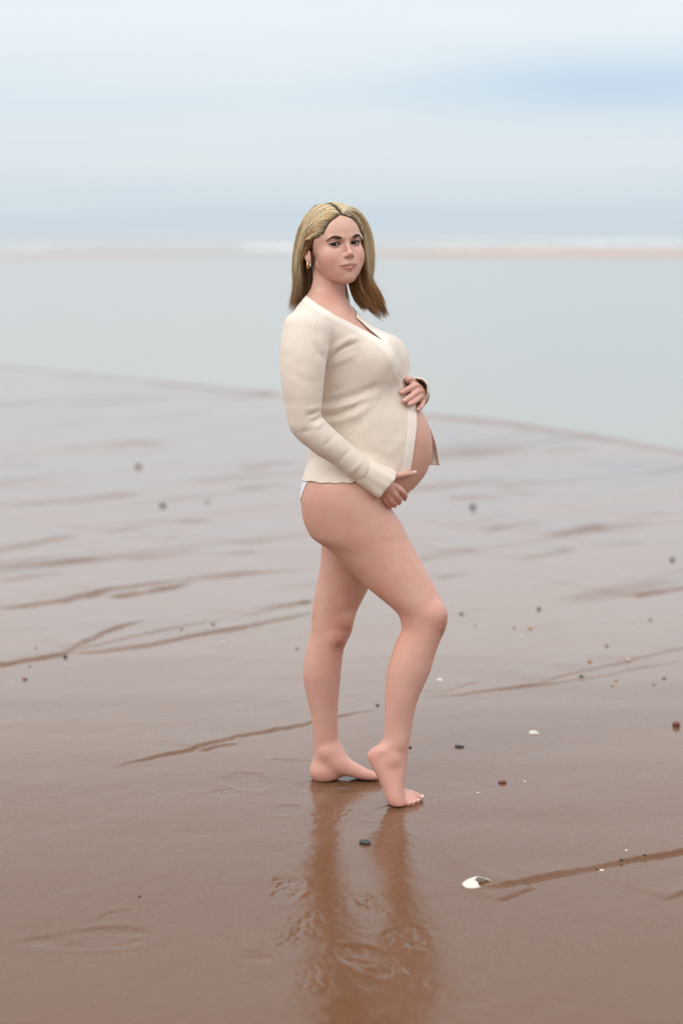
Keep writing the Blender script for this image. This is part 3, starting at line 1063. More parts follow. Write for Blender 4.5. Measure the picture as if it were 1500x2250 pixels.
def build_cardigan():
    g = Grid((P(585, 1000)[0], YC - .26, P(700, 1075)[2]), (P(975, 1000)[0], YC + .27, P(700, 632)[2]), .0027)
    upper_body(g, .0035, 1.3)
    legs(g, .006, False)
    arms(g, 0.001, True, True, .016)
    V, Q = g.mesh(2)
    for _ in range(2):
        V = laplace(V, Q, .5)
    nr = normals(V, Q)
    px, py = project(V)
    front = sstep(.25, -.15, nr[:, 1])
    dA, bA, qA = seg_dist(V, [p for p, r in ARM_N], [r for p, r in ARM_N])
    dB, bB, qB = seg_dist(V, [p for p, r in ARM_F], [r for p, r in ARM_F])
    dT = loft_dist(V, TORSO)
    brN = np.linalg.norm((V - P(832, 795, -.07)) / np.array([pm(48), .062, pm(50)]), axis=1) * .06 - .06
    dT = np.minimum(dT, brN)
    dT = np.minimum(dT, np.where(py > 1020, loft_dist(V, NEAR_LEG), 1.0))
    seam_y = np.interp(px, [600, 640, 664, 692, 717, 740], [700, 694, 695, 726, 763, 800])
    yoke = sstep(seam_y + 3, seam_y - 3, py)
    cN = np.linalg.norm(V - P(676, 712, -.115), axis=1)
    sl = sstep(.004, -.004, dA - dT) * (1 - yoke)
    disp = np.zeros(len(V))
    for pts, amp, wd in FOLDS:
        d, t = poly_dist(px, py, pts)
        disp += amp * .001 * np.exp(-(d / wd) ** 2) * np.sin(np.pi * np.clip(t * .9 + .08, 0, 1)) ** .6 * front * (1 - sl)
    for pts, amp, wd in SLEEVE_FOLDS:
        d, t = poly_dist(px, py, pts)
        disp += amp * .001 * np.exp(-(d / wd) ** 2) * np.sin(np.pi * np.clip(t * .9 + .05, 0, 1)) ** .6 * front * sl
    disp += .0012 * vnoise(px * .035, py * .02, 21) + .0006 * vnoise(px * .09, py * .06, 22)
    # placket band, underlapping far side, neckline band
    sd, st = poly_dist(px, py, PLACKET)
    pe = np.interp(py, [p[1] for p in PLACKET], [p[0] for p in PLACKET])
    band = front * (1 - sl) * (py > 738) * (px < pe) * sstep(19.5, 17, sd)
    disp += .0014 * band
    disp -= .0045 * front * (px > pe) * sstep(738, 768, py) * (py < 850) * sstep(0, 4, px - pe) * (V[:, 1] < YC + .09)
    nd, _ = poly_dist(px, py, NECK_NEAR)
    nband = front * sstep(14, 11.5, nd) * sstep(764, 748, py)
    nband = np.maximum(nband, front * sstep(15, 12, poly_dist(px, py, NECK_FAR)[0]) * sstep(758, 744, py) * (px > 770))
    disp += .0012 * nband
    V = V + nr * disp[:, None]
    px, py = project(V)
    # what to cut away
    hem = np.interp(px, [600, 665, 715, 773, 820, 868, 902, 930, 980], [1054, 1055.5, 1061, 1060, 1053, 1041, 1033, 1030, 1030])
    hem = hem + 1.0 * np.sin(px * .19) * (px < 780)
    f_hem = (py - hem) * .0013
    f_hem = np.where(sl > .5, -1.0, f_hem)
    # neck opening
    nn = np.interp(px, [p[0] for p in NECK_NEAR], [p[1] for p in NECK_NEAR])
    nf = np.interp(px, [p[0] for p in NECK_FAR], [p[1] for p in NECK_FAR])
    f_near = (nn - py)                                   # >0 above the near edge
    farcloth = np.maximum(784 - px, py - nf)             # <0 on the far strip
    ymid = YC + np.interp(px, [690, 757, 843], [-.01, .00, .00])
    f_v = np.where(px < 843, np.minimum(f_near, np.where(px > 757, farcloth, 9.0)), -9.0)
    farside = (V[:, 1] > YC + .035 + .03 * (px < 757)) & (px > 690)
    f_v = np.where(farside, (655 + .25 * np.maximum(px - 700, 0)) - py, f_v) * .0013
    # open front over the belly
    pe = np.interp(py, [p[1] for p in PLACKET], [p[0] for p in PLACKET])
    f_b = np.minimum(np.minimum((px - pe) * .0013, (py - 834) * .0013), (YC + .075) - V[:, 1])
    f_b = np.where(sl > .5, -1.0, f_b)
    # arms end at the cuffs
    e1 = (V - P(797, 1034, -.17)) @ (lambda d: d / np.linalg.norm(d))(P(838, 1066, -.15) - P(790, 1029, -.172))
    e1 = np.where((dA < .02) & (px > 760) & (py > 980) & (sl > .5), e1, -1.0)
    e2 = np.where((dB < .02) & (px > 850) & (sl < .5) & (dT > .012) & (py > 830) & (py < 930), .075 - (V[:, 1] - YC), -1.0)
    # the loose skin hip: drop everything below the hem, everything inside
    f = np.maximum.reduce([f_hem, f_v, f_b, e1, e2])
    th = np.arctan2(V[:, 1] - YC, V[:, 0] - np.interp(V[:, 2], TORSO['z'], TORSO['cx']))
    ribT = th * .150 / .0047 * 1.0
    amtT = 1.0 - .93 * np.clip(band + nband, 0, 1)
    angA = limb_angle(V, qA)
    angB = limb_angle(V, qB)
    dsep = np.maximum(dA - dT + .004, (seam_y - py) * .0013)
    # the armhole seam dips from the shoulder point to the armpit
    near = V[:, 1] < YC - .03
    dsepB = dB - dT + .004
    sepN = np.where(near, dsep, .05)
    sepF = np.where(~near, dsepB, .05)
    V0, F0, sA, sB, ff, tV, aV, rA, rB = clip_mesh(V, Q, f, sepN, sepF, f, ribT, amtT, np.sin(angA), np.sin(angB))
    return V0, F0, sA, sB, qA, qB, aV

def knit_obj(name, V, F, rib, amt, parent, th=.0026, mat=None):
    V2, F2, r2, a2 = shell(V, F, th, rib, amt)
    return pobj(name, V2, F2, mat or MAT['knit'], parent, True, rib=r2, ribamt=a2)

def torso_rib(V):
    cx = np.interp(V[:, 2], TORSO['z'], TORSO['cx'])
    th = np.arctan2(V[:, 1] - YC, V[:, 0] - cx)
    th = np.where(th > 2.4, th - 2 * math.pi, th)
    return th * .150 / .0047

def finish_cardigan():
    V, F, sA, sB, qA, qB, amt = build_cardigan()
    Vt, Ft, a1, s2 = clip_mesh(V, F, -sA, amt, sB)
    Vt, Ft, a1 = clip_mesh(Vt, Ft, -s2, a1)
    card = knit_obj('cardigan', Vt, Ft, torso_rib(Vt), a1, person)
    Vn, Fn, a2 = clip_mesh(V, F, sA, amt)
    Vn = Vn + normals(Vn, Fn) * .0008
    knit_obj('sleeve', Vn, Fn, unwrap_seam(limb_angle(Vn, qA)) * .052 / .0046, np.ones(len(Vn)), card)
    Vf, Ff, a3 = clip_mesh(V, F, sB, amt)
    Vf = Vf + normals(Vf, Ff) * .0008
    knit_obj('sleeve', Vf, Ff, unwrap_seam(limb_angle(Vf, qB)) * .045 / .0046, np.ones(len(Vf)), card)
    return card

def unwrap_seam(a):
    return a

cardigan = finish_cardigan()
cardigan['label'] = 'cream ribbed knit cardigan, open over the belly'

def loft_rings(rings, closed=True):
    """rings: list of (m x 3) arrays -> quads"""
    m = len(rings[0]); V = np.concatenate(rings); F = []
    for i in range(len(rings) - 1):
        for j in range(m if closed else m - 1):
            a, b = i * m + j, i * m + (j + 1) % m
            F.append((a, b, b + m, a + m))
    return V, np.array(F)

def cuff(name, cens, rx, rz, tilt, axisv, wave, ribn, th=.0028):
    """cens: list of ring centres; ring planes are spanned by two axes made from axisv"""
    n = 132
    ang = np.arange(n) * 2 * math.pi / n
    rings, ribs = [], []
    for i, c in enumerate(cens):
        d = axisv[i] / np.linalg.norm(axisv[i])
        e1 = np.cross(d, [0, 1.0, 0]) if abs(d[1]) < .8 else np.array([1.0, 0, 0]) - d * d[0]
        e1 /= np.linalg.norm(e1); e2 = np.cross(d, e1)
        ct, stt = math.cos(tilt), math.sin(tilt)
        u, v = e1 * ct + e2 * stt, -e1 * stt + e2 * ct
        w = wave[i]
        rr = 1 + w * (.5 * np.sin(3 * ang + 1.0) + .4 * np.sin(5 * ang + 2.2) + .25 * np.sin(9 * ang))
        rings.append(c + np.outer(np.cos(ang) * rx[i] * rr, u) + np.outer(np.sin(ang) * rz[i] * rr, v) + np.outer(np.sin(2 * ang + .7) * w * .05, d))
        ribs.append(ang / (2 * math.pi) * ribn)
    V, Fq = loft_rings(rings)
    F = np.concatenate([Fq[:, [0, 1, 2]], Fq[:, [0, 2, 3]]])
    # make it face outwards
    nr = normals(V, F); cc = np.concatenate([np.tile(c, (n, 1)) for c in cens])
    if ((V - cc) * nr).sum() < 0:
        F = F[:, ::-1]
    rib = np.concatenate(ribs)
    return knit_obj(name, V, F, rib, np.full(len(V), 1.0), cardigan, th)

def build_cuffs():
    A, B = P(794, 1033, -.171), P(847, 1066, -.150)
    d = B - A
    cens, rx, rz, wv = [], [], [], []
    for t, r, w in ((-.16, 25.0, .0), (-.02, 26.5, .01), (.04, 28.5, .02), (.25, 29.5, .03), (.5, 31.5, .04), (.75, 33.5, .075), (.95, 34.5, .10), (1.0, 34.0, .10), (.98, 32.0, .10), (.85, 29.5, .08)):
        cens.append(A + d * t); rx.append(pm(r)); rz.append(pm(r) * (.88)); wv.append(w)
    cuff('cuff', cens, rx, rz, 0, [d] * len(cens), wv, 44)
    # the raised fold line that starts the turned cuff
    C0 = P(797, 1034, -.17)
    # far cuff, its opening towards the camera
    cens, rx, rz, wv, axv = [], [], [], [], []
    for dy, cx, cy, a, b, w in ((.10, 902, 874, 24, 28, .0), (.06, 909, 869, 26, 31, .02), (.03, 912, 865, 27.5, 34, .03), (.006, 914, 862, 27, 35, .04), (-.012, 914.5, 861, 24.5, 32, .05), (-.016, 914.5, 861, 23, 30.5, .05), (-.008, 914.5, 862, 21.5, 29, .05)):
        cens.append(P(cx, cy, dy)); rx.append(pm(a)); rz.append(pm(b)); wv.append(w); axv.append(np.array([-.1, -1.0, 0]))
    cuff('cuff', cens, rx, rz, math.radians(-24), axv, wv, 40)

build_cuffs()

def build_flap():
    """loose far front corner hanging off the belly"""
    rows, ribs = [], []
    rr = np.linspace(925, 1021, 26)
    for r in rr:
        outer = np.interp(r, [925, 942, 970, 1000, 1021], [938, 947.5, 957, 962.5, 966])
        inner = np.interp(r, [925, 1021], [925, 936])
        line = []
        for t in np.linspace(0, 1, 18):
            x = inner + (outer - inner) * t
            y = .105 - .062 * t - .016 * math.sin(t * 5.0) * ((r - 925) / 96) + .006 * math.sin(r * .07)
            line.append(P(x, r + 1.5 * t, y))
        rows.append(np.array(line)); ribs.append(np.linspace(0, 5.5, 18))
    V, Fq = loft_rings(rows, closed=False)
    F = np.concatenate([Fq[:, [0, 1, 2]], Fq[:, [0, 2, 3]]])
    knit_obj('front_panel', V, F, np.concatenate(ribs), np.full(len(V), .8), cardigan, .0026)

build_flap()

def build_small_wear():
    white, nt, b = principled('white_jersey', (0.80, 0.80, 0.84), 0.7, 0.2)
    g = Grid((P(640, 1000)[0], YC - .20, P(700, 1245)[2]), (P(900, 1000)[0], YC + .20, P(700, 1030)[2]), .0030)
    g.loft(TORSO, .01, .001); legs(g, .0022, False)
    V, Q = g.mesh(2)
    px, py = project(V)
    edge = np.interp(py, [1030, 1056, 1066, 1080, 1095, 1110], [690, 677, 670, 664.5, 660.5, 655])
    back = (px - edge)
    frnt = np.maximum.reduce([850 - px, py - 1125, (np.abs(V[:, 1] - YC) - np.interp(py, [1060, 1110, 1130], [.075, .045, .024])) * 780])
    under = np.maximum.reduce([1085 - py, py - 1192, (np.abs(V[:, 1] - YC) - .022) * 780])
    f = np.minimum(np.minimum(back, frnt), under) * .0013
    top = (1040 - py) * .0013
    f = np.maximum(f, top)
    V, F = clip_mesh(V, Q, f)
    V2, F2 = shell(V, F, .0018)
    pobj('briefs', V2, F2, white)
    gold, _, _ = principled('gold', (0.78, 0.47, 0.17), 0.22, 0.5, 1.0)
    # chunky drop hoop under the near ear lobe
    c = H(1, -80, -48)
    pts, rr = [], []
    for t in np.linspace(-.2, 1.75, 22):
        a = t * math.pi
        pts.append(c + HR @ (np.array([math.sin(a) * 4.0 * .9, -2.5 - 1.0 * math.sin(a), math.cos(a) * 8.0 + 1.5]) * HS))
        rr.append(.0014 + .0020 * math.sin(math.pi * min(max((t + .2) / 1.95, 0), 1)) ** 1.5)
    V, F = tube(np.array(pts), np.array(rr), 10)
    pobj('earring', V, F, gold)
    # thin ring on the far hand
    a, bq = P(931, 873, -.020), P(920, 876, -.055)
    d = bq - a; d /= np.linalg.norm(d); e1 = np.cross(d, [0, 0, 1.0]); e1 /= np.linalg.norm(e1); e2 = np.cross(d, e1)
    cc = P(921.5, 873.5, -.040)
    pts = [cc + .0104 * (math.cos(t) * e1 + math.sin(t) * e2) for t in np.linspace(0, 2 * math.pi, 25)]
    V, F = tube(np.array(pts), np.full(25, .0010), 6)
    pobj('ring', V, F, gold)
    # nails
    nail, ntn, bn = principled('nail_varnish', (0.72, 0.47, 0.43), 0.2, 0.5)
    bn.inputs['Coat Weight'].default_value = .5
    def nail_at(tip, prev, out, w, ln, lift):
        tip, prev, out = np.array(tip), np.array(prev), np.array(out, float)
        d = tip - prev; d /= np.linalg.norm(d)
        o = out - d * (out @ d); o /= np.linalg.norm(o); s = np.cross(d, o)
        V, F = [], []
        nu, nv = 7, 6
        for layer in (0, 1):
            for i in range(nv + 1):
                v = i / nv * 2 - 1
                for j in range(nu + 1):
                    u = j / nu * 2 - 1
                    ww = w * (1 - .28 * max(v, 0) ** 3 - .12 * max(-v, 0) ** 3)
                    z = lift - (u * u) * w * .38 - .0004 - layer * .0012
                    V.append(tip + d * (v * ln) + s * (u * ww) + o * z)
        m = (nu + 1) * (nv + 1)
        for i in range(nv):
            for j in range(nu):
                a = i * (nu + 1) + j
                F.append((a, a + 1, a + nu + 2, a + nu + 1)); F.append((m + a + nu + 1, m + a + nu + 2, m + a + 1, m + a))
        edge = [j for j in range(nu + 1)] + [(i + 1) * (nu + 1) + nu for i in range(nv)] + [nv * (nu + 1) + nu - 1 - j for j in range(nu)] + [(nv - 1 - i) * (nu + 1) for i in range(nv - 1)]
        for i in range(len(edge)):
            a, bb = edge[i], edge[(i + 1) % len(edge)]
            F.append((bb, a, a + m, bb + m))
        pobj('fingernail', np.array(V), F, nail)
    camd = np.array([0, 0, CAM_Z])
    for spec, outs in ((NEAR_HAND, [(.4, -.2, -.9), (.4, -.2, -.9), (.4, -.2, -.9), (.4, -.2, -.9)]), (FAR_HAND, [(-.35, -.93, .05)] * 4)):
        for (c, r), o in zip(spec['fingers'], outs):
            p = [P(*q) for q in c]
            d = p[-1] - p[-2]; d /= np.linalg.norm(d)
            nail_at(p[-1] + d * r[-1] * .25, p[-2], o, r[-1] * .62, .0046, r[-1] * 1.03)
    c, r = NEAR_HAND['thumb']; p = [P(*q) for q in c]
    nail_at(p[-1] + (p[-1] - p[-2]) / np.linalg.norm(p[-1] - p[-2]) * .002, p[-2], (-.25, -.75, .62), .0060, .0072, r[-1] * 1.05)
    # toe nails of the near foot
    tips = [((921.5, 1761), .0112), ((915, 1766), .0085), ((906, 1769.5), .0082), ((896, 1771), .0080)]
    roots = [(886, 1741, -.118), (884, 1746, -.128), (880, 1751, -.139), (876, 1755, -.150)]
    for ((tx, tr), r), rt in zip(tips, roots):
        t = gpt(tx, tr); t[2] = r * .85; rp = P(*rt)
        d = t - rp; d[2] *= .3; d /= np.linalg.norm(d)
        nail_at(t + d * r * .35, t - d * .02, (.25, -.25, .9), r * .70, r * .58, r * 1.02)

build_small_wear()

# ------------------------------------------------------------------ hair
def mat_hair():
    m, nt, b = principled('hair', (0.4, 0.28, 0.15), 0.42, 0.24)
    c = attr(nt, 'col').outputs['Color']
    L(nt, c, b.inputs['Base Color'])
    tr = N(nt, 'ShaderNodeBsdfTranslucent'); L(nt, c, tr.inputs[0])
    mx = N(nt, 'ShaderNodeMixShader'); mx.inputs[0].default_value = .04
    L(nt, b.outputs[0], mx.inputs[1]); L(nt, tr.outputs[0], mx.inputs[2])
    L(nt, mx.outputs[0], nt.nodes['Material Output'].inputs[0])
    return m

MAT['hair'] = mat_hair()
BLOND = np.array([0.95, 0.60, 0.27]); PALE = np.array([0.99, 0.84, 0.57]); GOLD = np.array([0.55, 0.25, 0.08])
BROWN = np.array([0.17, 0.090, 0.040]); DARK = np.array([0.040, 0.023, 0.014]); ROOT = np.array([0.085, 0.056, 0.035])

def skull_u(f, l, add=0.0):
    q = 1 - ((f + 8) / (97 + add)) ** 2 - (l / (75 + add)) ** 2
    return 36 + (79 + add) * math.sqrt(max(q, 0))

_h = to_head(HEAD_V)
_hl = hairline(_h)
def hairline_pt(side, u):
    m = (np.abs(_hl) < 3.5) & (_h[:, 1] * side > 0) & (_h[:, 0] > 8) & (_h[:, 2] > 18)
    q = _h[m]
    w = np.exp(-((q[:, 2] - u) / 2.5) ** 2) + 1e-9
    return (q * w[:, None]).sum(0) / w.sum()

_m = (np.abs(_hl) < 4) & (np.abs(_h[:, 1] + 2) < 6) & (_h[:, 0] > 30) & (_h[:, 2] > 30)
HC = _h[_m].mean(0)                          # where parting meets forehead

SHEETS = []
def sheet(guides, n, thick, cols, rootk=.10, wave=3.0, tipvar=.10, clumps=5, w=.80, darken=.82):
    SHEETS.append((guides, n, thick, cols, rootk, wave, tipvar, clumps, w, darken))

# near side, combed back from the parting over the ear
G = [[tuple(HC + np.array([1, -1, -1])), tuple(HC + np.array([-6, -15, 9])), (44, -51, 78), (15, -72, 52), (-8, -85, 14), (-30, -91, -30), (-40, -90, -80), (-54, -92, -128), (-68, -102, -188)]]
for a in np.linspace(0, 1, 8):
    f0 = 68 - 98 * a
    r = (f0, -4, skull_u(f0, -4, 1) - 1)
    G.append([r, (f0 - 4, -20, skull_u(f0 - 4, -20, 6)), (f0 * .80 - 12, -50, 80 + 12 * a), (f0 * .60 - 26, -73, 52 + 6 * a), (f0 * .42 - 36, -85, 14),
              (f0 * .30 - 50, -91, -30), (f0 * .25 - 56, -90, -80), (f0 * .2 - 68, -92, -128), (f0 * .2 - 88, -113 + 4 * a, -172 - 18 * (1 - a))])
sheet(G, 1500, (1, 7, 10, 13), [(PALE, .70), (BLOND, .24), (GOLD, .06)], .075, 9.0, clumps=7)
# near side, from the hairline between parting and ear
G = []
for a in np.linspace(0, 1, 9):
    u = HC[2] + 1 - (HC[2] - 22) * a
    r = hairline_pt(-1, u) if a < .97 else np.array([36, -71, 20])
    m1 = r + np.array([-15 - 6 * a, -11 - 3 * a, 7 - 5 * a])
    G.append([tuple(r + np.array([1, 0, -1])), tuple(m1), (r[0] * .55 - 16, -71 - 9 * a, u * .80 + 4), (-16 - 6 * a, -84, u * .45 - 6), (-36, -90, -26 - 6 * a),
              (-50, -91, -70 - 6 * a), (-64, -92, -115), (-88, -114, -152 - 26 * a)])
sheet(G, 1500, (.8, 5, 8, 12), [(PALE, .56), (BLOND, .24), (GOLD, .12), (BROWN, .08)], .15, 10.0, clumps=6)
# wisps in front of and over the top of the ear
G = []
for a in np.linspace(0, 1, 4):
    r = np.array([46 - 26 * a, -67 - 5 * a, 24 - 24 * a])
    G.append([tuple(r), (r[0] - 12, -79, r[2] - 1), (-4, -85, -2 - 9 * a), (-22, -89, -22 - 12 * a), (-40, -91, -56 - 10 * a), (-54, -90, -96), (-82, -108, -142)])
sheet(G, 420, (1, 5, 8, 11), [(BLOND, .45), (GOLD, .30), (BROWN, .25)], .18, 5.0, clumps=5)
# back of the head, both sides
for s in (-1, 1):
    G = []
    for a in np.linspace(0, 1, 7):
        f0 = -22 - 66 * a
        r = (f0, s * 4, skull_u(f0, s * 4, 1) - 1)
        G.append([r, (f0 - 8, s * 26, skull_u(f0 - 6, s * 26, 8)), (f0 * .6 - 46, s * (62 - 14 * a), 46), (-70 - 16 * a, s * (76 - 34 * a), 0), (-80 - 12 * a, s * (79 - 40 * a), -50),
                  (-84 - 6 * a, s * (80 - 40 * a), -100), (-88, s * (84 - 38 * a), -150), (-92, s * (90 - 36 * a), -194)])
    sheet(G, 800, (1, 10, 13, 14), [(BLOND, .38), (GOLD, .34), (BROWN, .22), (PALE, .06)], .08, 4.5, clumps=5)
# darker under-layer behind the near ear and along the neck
G = []
for a in np.linspace(0, 1, 6):
    r = (-26 - 42 * a, -70 + 16 * a, -6 - 18 * a)
    G.append([r, (r[0] - 6, r[1] - 8, -34), (-40 - 30 * a, -72 + 16 * a, -70), (-46 - 28 * a, -68 + 14 * a, -105), (-58 - 18 * a, -74 + 10 * a, -140), (-72 - 10 * a, -86 + 8 * a, -182)])
sheet(G, 800, (5, 8, 10, 12), [(DARK, .50), (BROWN, .36), (GOLD, .14)], .2, 4.0, clumps=4)
# dark lengths tucked against both sides of the neck
G = []
for a in np.linspace(0, 1, 4):
    G.append([(-20 - 10 * a, -70, -22), (-20 - 14 * a, -68, -50), (-20 - 14 * a, -63 - 3 * a, -80), (-26 - 16 * a, -62 - 4 * a, -108), (-42 - 16 * a, -68, -136), (-62 - 10 * a, -82, -170)])
sheet(G, 520, (4, 6, 7, 9), [(DARK, .75), (BROWN, .25)], .1, 3.0, clumps=9, darken=.2)
G = []
for a in np.linspace(0, 1, 4):
    G.append([(-20, 66, -24), (-14 + 8 * a, 60 + 4 * a, -60), (-10 + 12 * a, 55 + 5 * a, -95), (-4 + 16 * a, 53 + 6 * a, -130), (8 + 22 * a, 55 + 8 * a, -160), (34 + 22 * a, 64 + 12 * a, -194)])
sheet(G, 620, (4, 6, 7, 8), [(DARK, .75), (BROWN, .25)], .1, 3.0, clumps=9, darken=.2)
# far side: lifted off the parting, falling along the far cheek
G = [[tuple(HC + np.array([1, 1, -1])), tuple(HC + np.array([3, 16, 11])), (68, 52, 84), (60, 80, 58), (54, 96, 24), (48, 102, -14), (44, 101, -52), (46, 97, -87), (50, 86, -116)]]
for a in np.linspace(0, 1, 8):
    f0 = 70 - 72 * a
    r = (f0, -2 + 2 * a, skull_u(f0, 0, 1) - 1)
    G.append([r, (f0 + 2 - 4 * a, 20, skull_u(min(f0, 62), 17, 9)), (f0 * .74 + 14, 54, 91 + 7 * a), (f0 * .60 + 16, 83, 62), (f0 * .5 + 16, 98, 26), (f0 * .45 + 15, 103, -12),
              (f0 * .42 + 14, 102, -50), (f0 * .4 + 18, 98, -85), (f0 * .4 + 22, 88, -114)])
sheet(G, 1500, (1, 7, 9, 6), [(PALE, .78), (BLOND, .20), (GOLD, .02)], .06, 2.5, .14, clumps=6, darken=.5)
# far side, front edge that frames the forehead and cheek
G = []
for a in np.linspace(0, 1, 8):
    u = HC[2] + 1 - (HC[2] - 24) * a
    r = hairline_pt(1, u)
    G.append([tuple(r + np.array([1, 0, -1])), tuple(r + np.array([3 - 5 * a, 13, 17 - 13 * a])), (62 - 14 * a, 60 + 12 * a, 56 - 10 * a), (56 - 12 * a, 80 + 3 * a, 26), (50 - 12 * a, 84 + 3 * a, -8),
              (46 - 10 * a, 87, -46), (46 - 8 * a, 86, -84), (54, 86, -118), (70, 100, -152), (78, 112 - 8 * a, -186 - 26 * a)])
sheet(G, 1100, (.8, 5, 8, 9), [(PALE, .55), (BLOND, .30), (GOLD, .15)], .12, 3.5, clumps=5)
# short new growth that closes the front of the parting
G = []
for a in np.linspace(0, 1, 5):
    r = HC + np.array([1, 1 + 26 * a, -1 - 9 * a])
    G.append([tuple(r), tuple(r + np.array([0, 9, 12 - 3 * a])), (64 - 4 * a, 46 + 10 * a, 80 - 6 * a), (56 - 4 * a, 74 + 4 * a, 50), (50 - 4 * a, 90, 18), (46, 95, -20), (44, 94, -60), (48, 92, -100)])
sheet(G, 700, (1.5, 6, 8, 8), [(PALE, .70), (BLOND, .30)], .10, 2.5, clumps=6, darken=.5)
# inner fill behind the far cheek
G = []
for a in np.linspace(0, 1, 4):
    G.append([(10 + 20 * a, 76, 20), (22 + 14 * a, 82, -5), (26 + 12 * a, 84, -45), (30 + 12 * a, 80, -85), (42 + 10 * a, 82, -125), (60 + 8 * a, 94, -165), (74, 104, -204)])
sheet(G, 500, (5, 8, 8, 9), [(GOLD, .45), (BROWN, .30), (BLOND, .25)], .1, 4.0, clumps=5)
# behind the neck on the far side
G = []
for a in np.linspace(0, 1, 5):
    G.append([(-40, 60, -20), (-34 + 12 * a, 62, -60), (-24 + 24 * a, 56, -100), (-10 + 34 * a, 54 + 6 * a, -135), (8 + 40 * a, 56 + 12 * a, -165), (34 + 40 * a, 62 + 20 * a, -195)])
sheet(G, 800, (8, 9, 10, 10), [(DARK, .6), (BROWN, .4)], .1, 3.0, clumps=9)
# far side under-layer: dark, falling beside the neck onto the chest
G = []
for i, a in enumerate(np.linspace(0, 1, 7)):
    r = (0 - 30 * a, 70, -10 - 12 * a)
    G.append([r, (4 + 24 * a, 72 + 6 * a, -55), (10 + 36 * a, 60 + 26 * a, -95), (18 + 38 * a, 56 + 34 * a, -128), (32 + 34 * a, 60 + 42 * a, -160), (54 + 24 * a, 70 + 36 * a, -192), (82 + 8 * a, 92 + 14 * a, -216 - 8 * (i % 2))])
sheet(G, 1300, (7, 9, 9, 8), [(DARK, .26), (BROWN, .40), (GOLD, .28), (BLOND, .06)], .15, 9.0, .10, clumps=4, darken=.35)

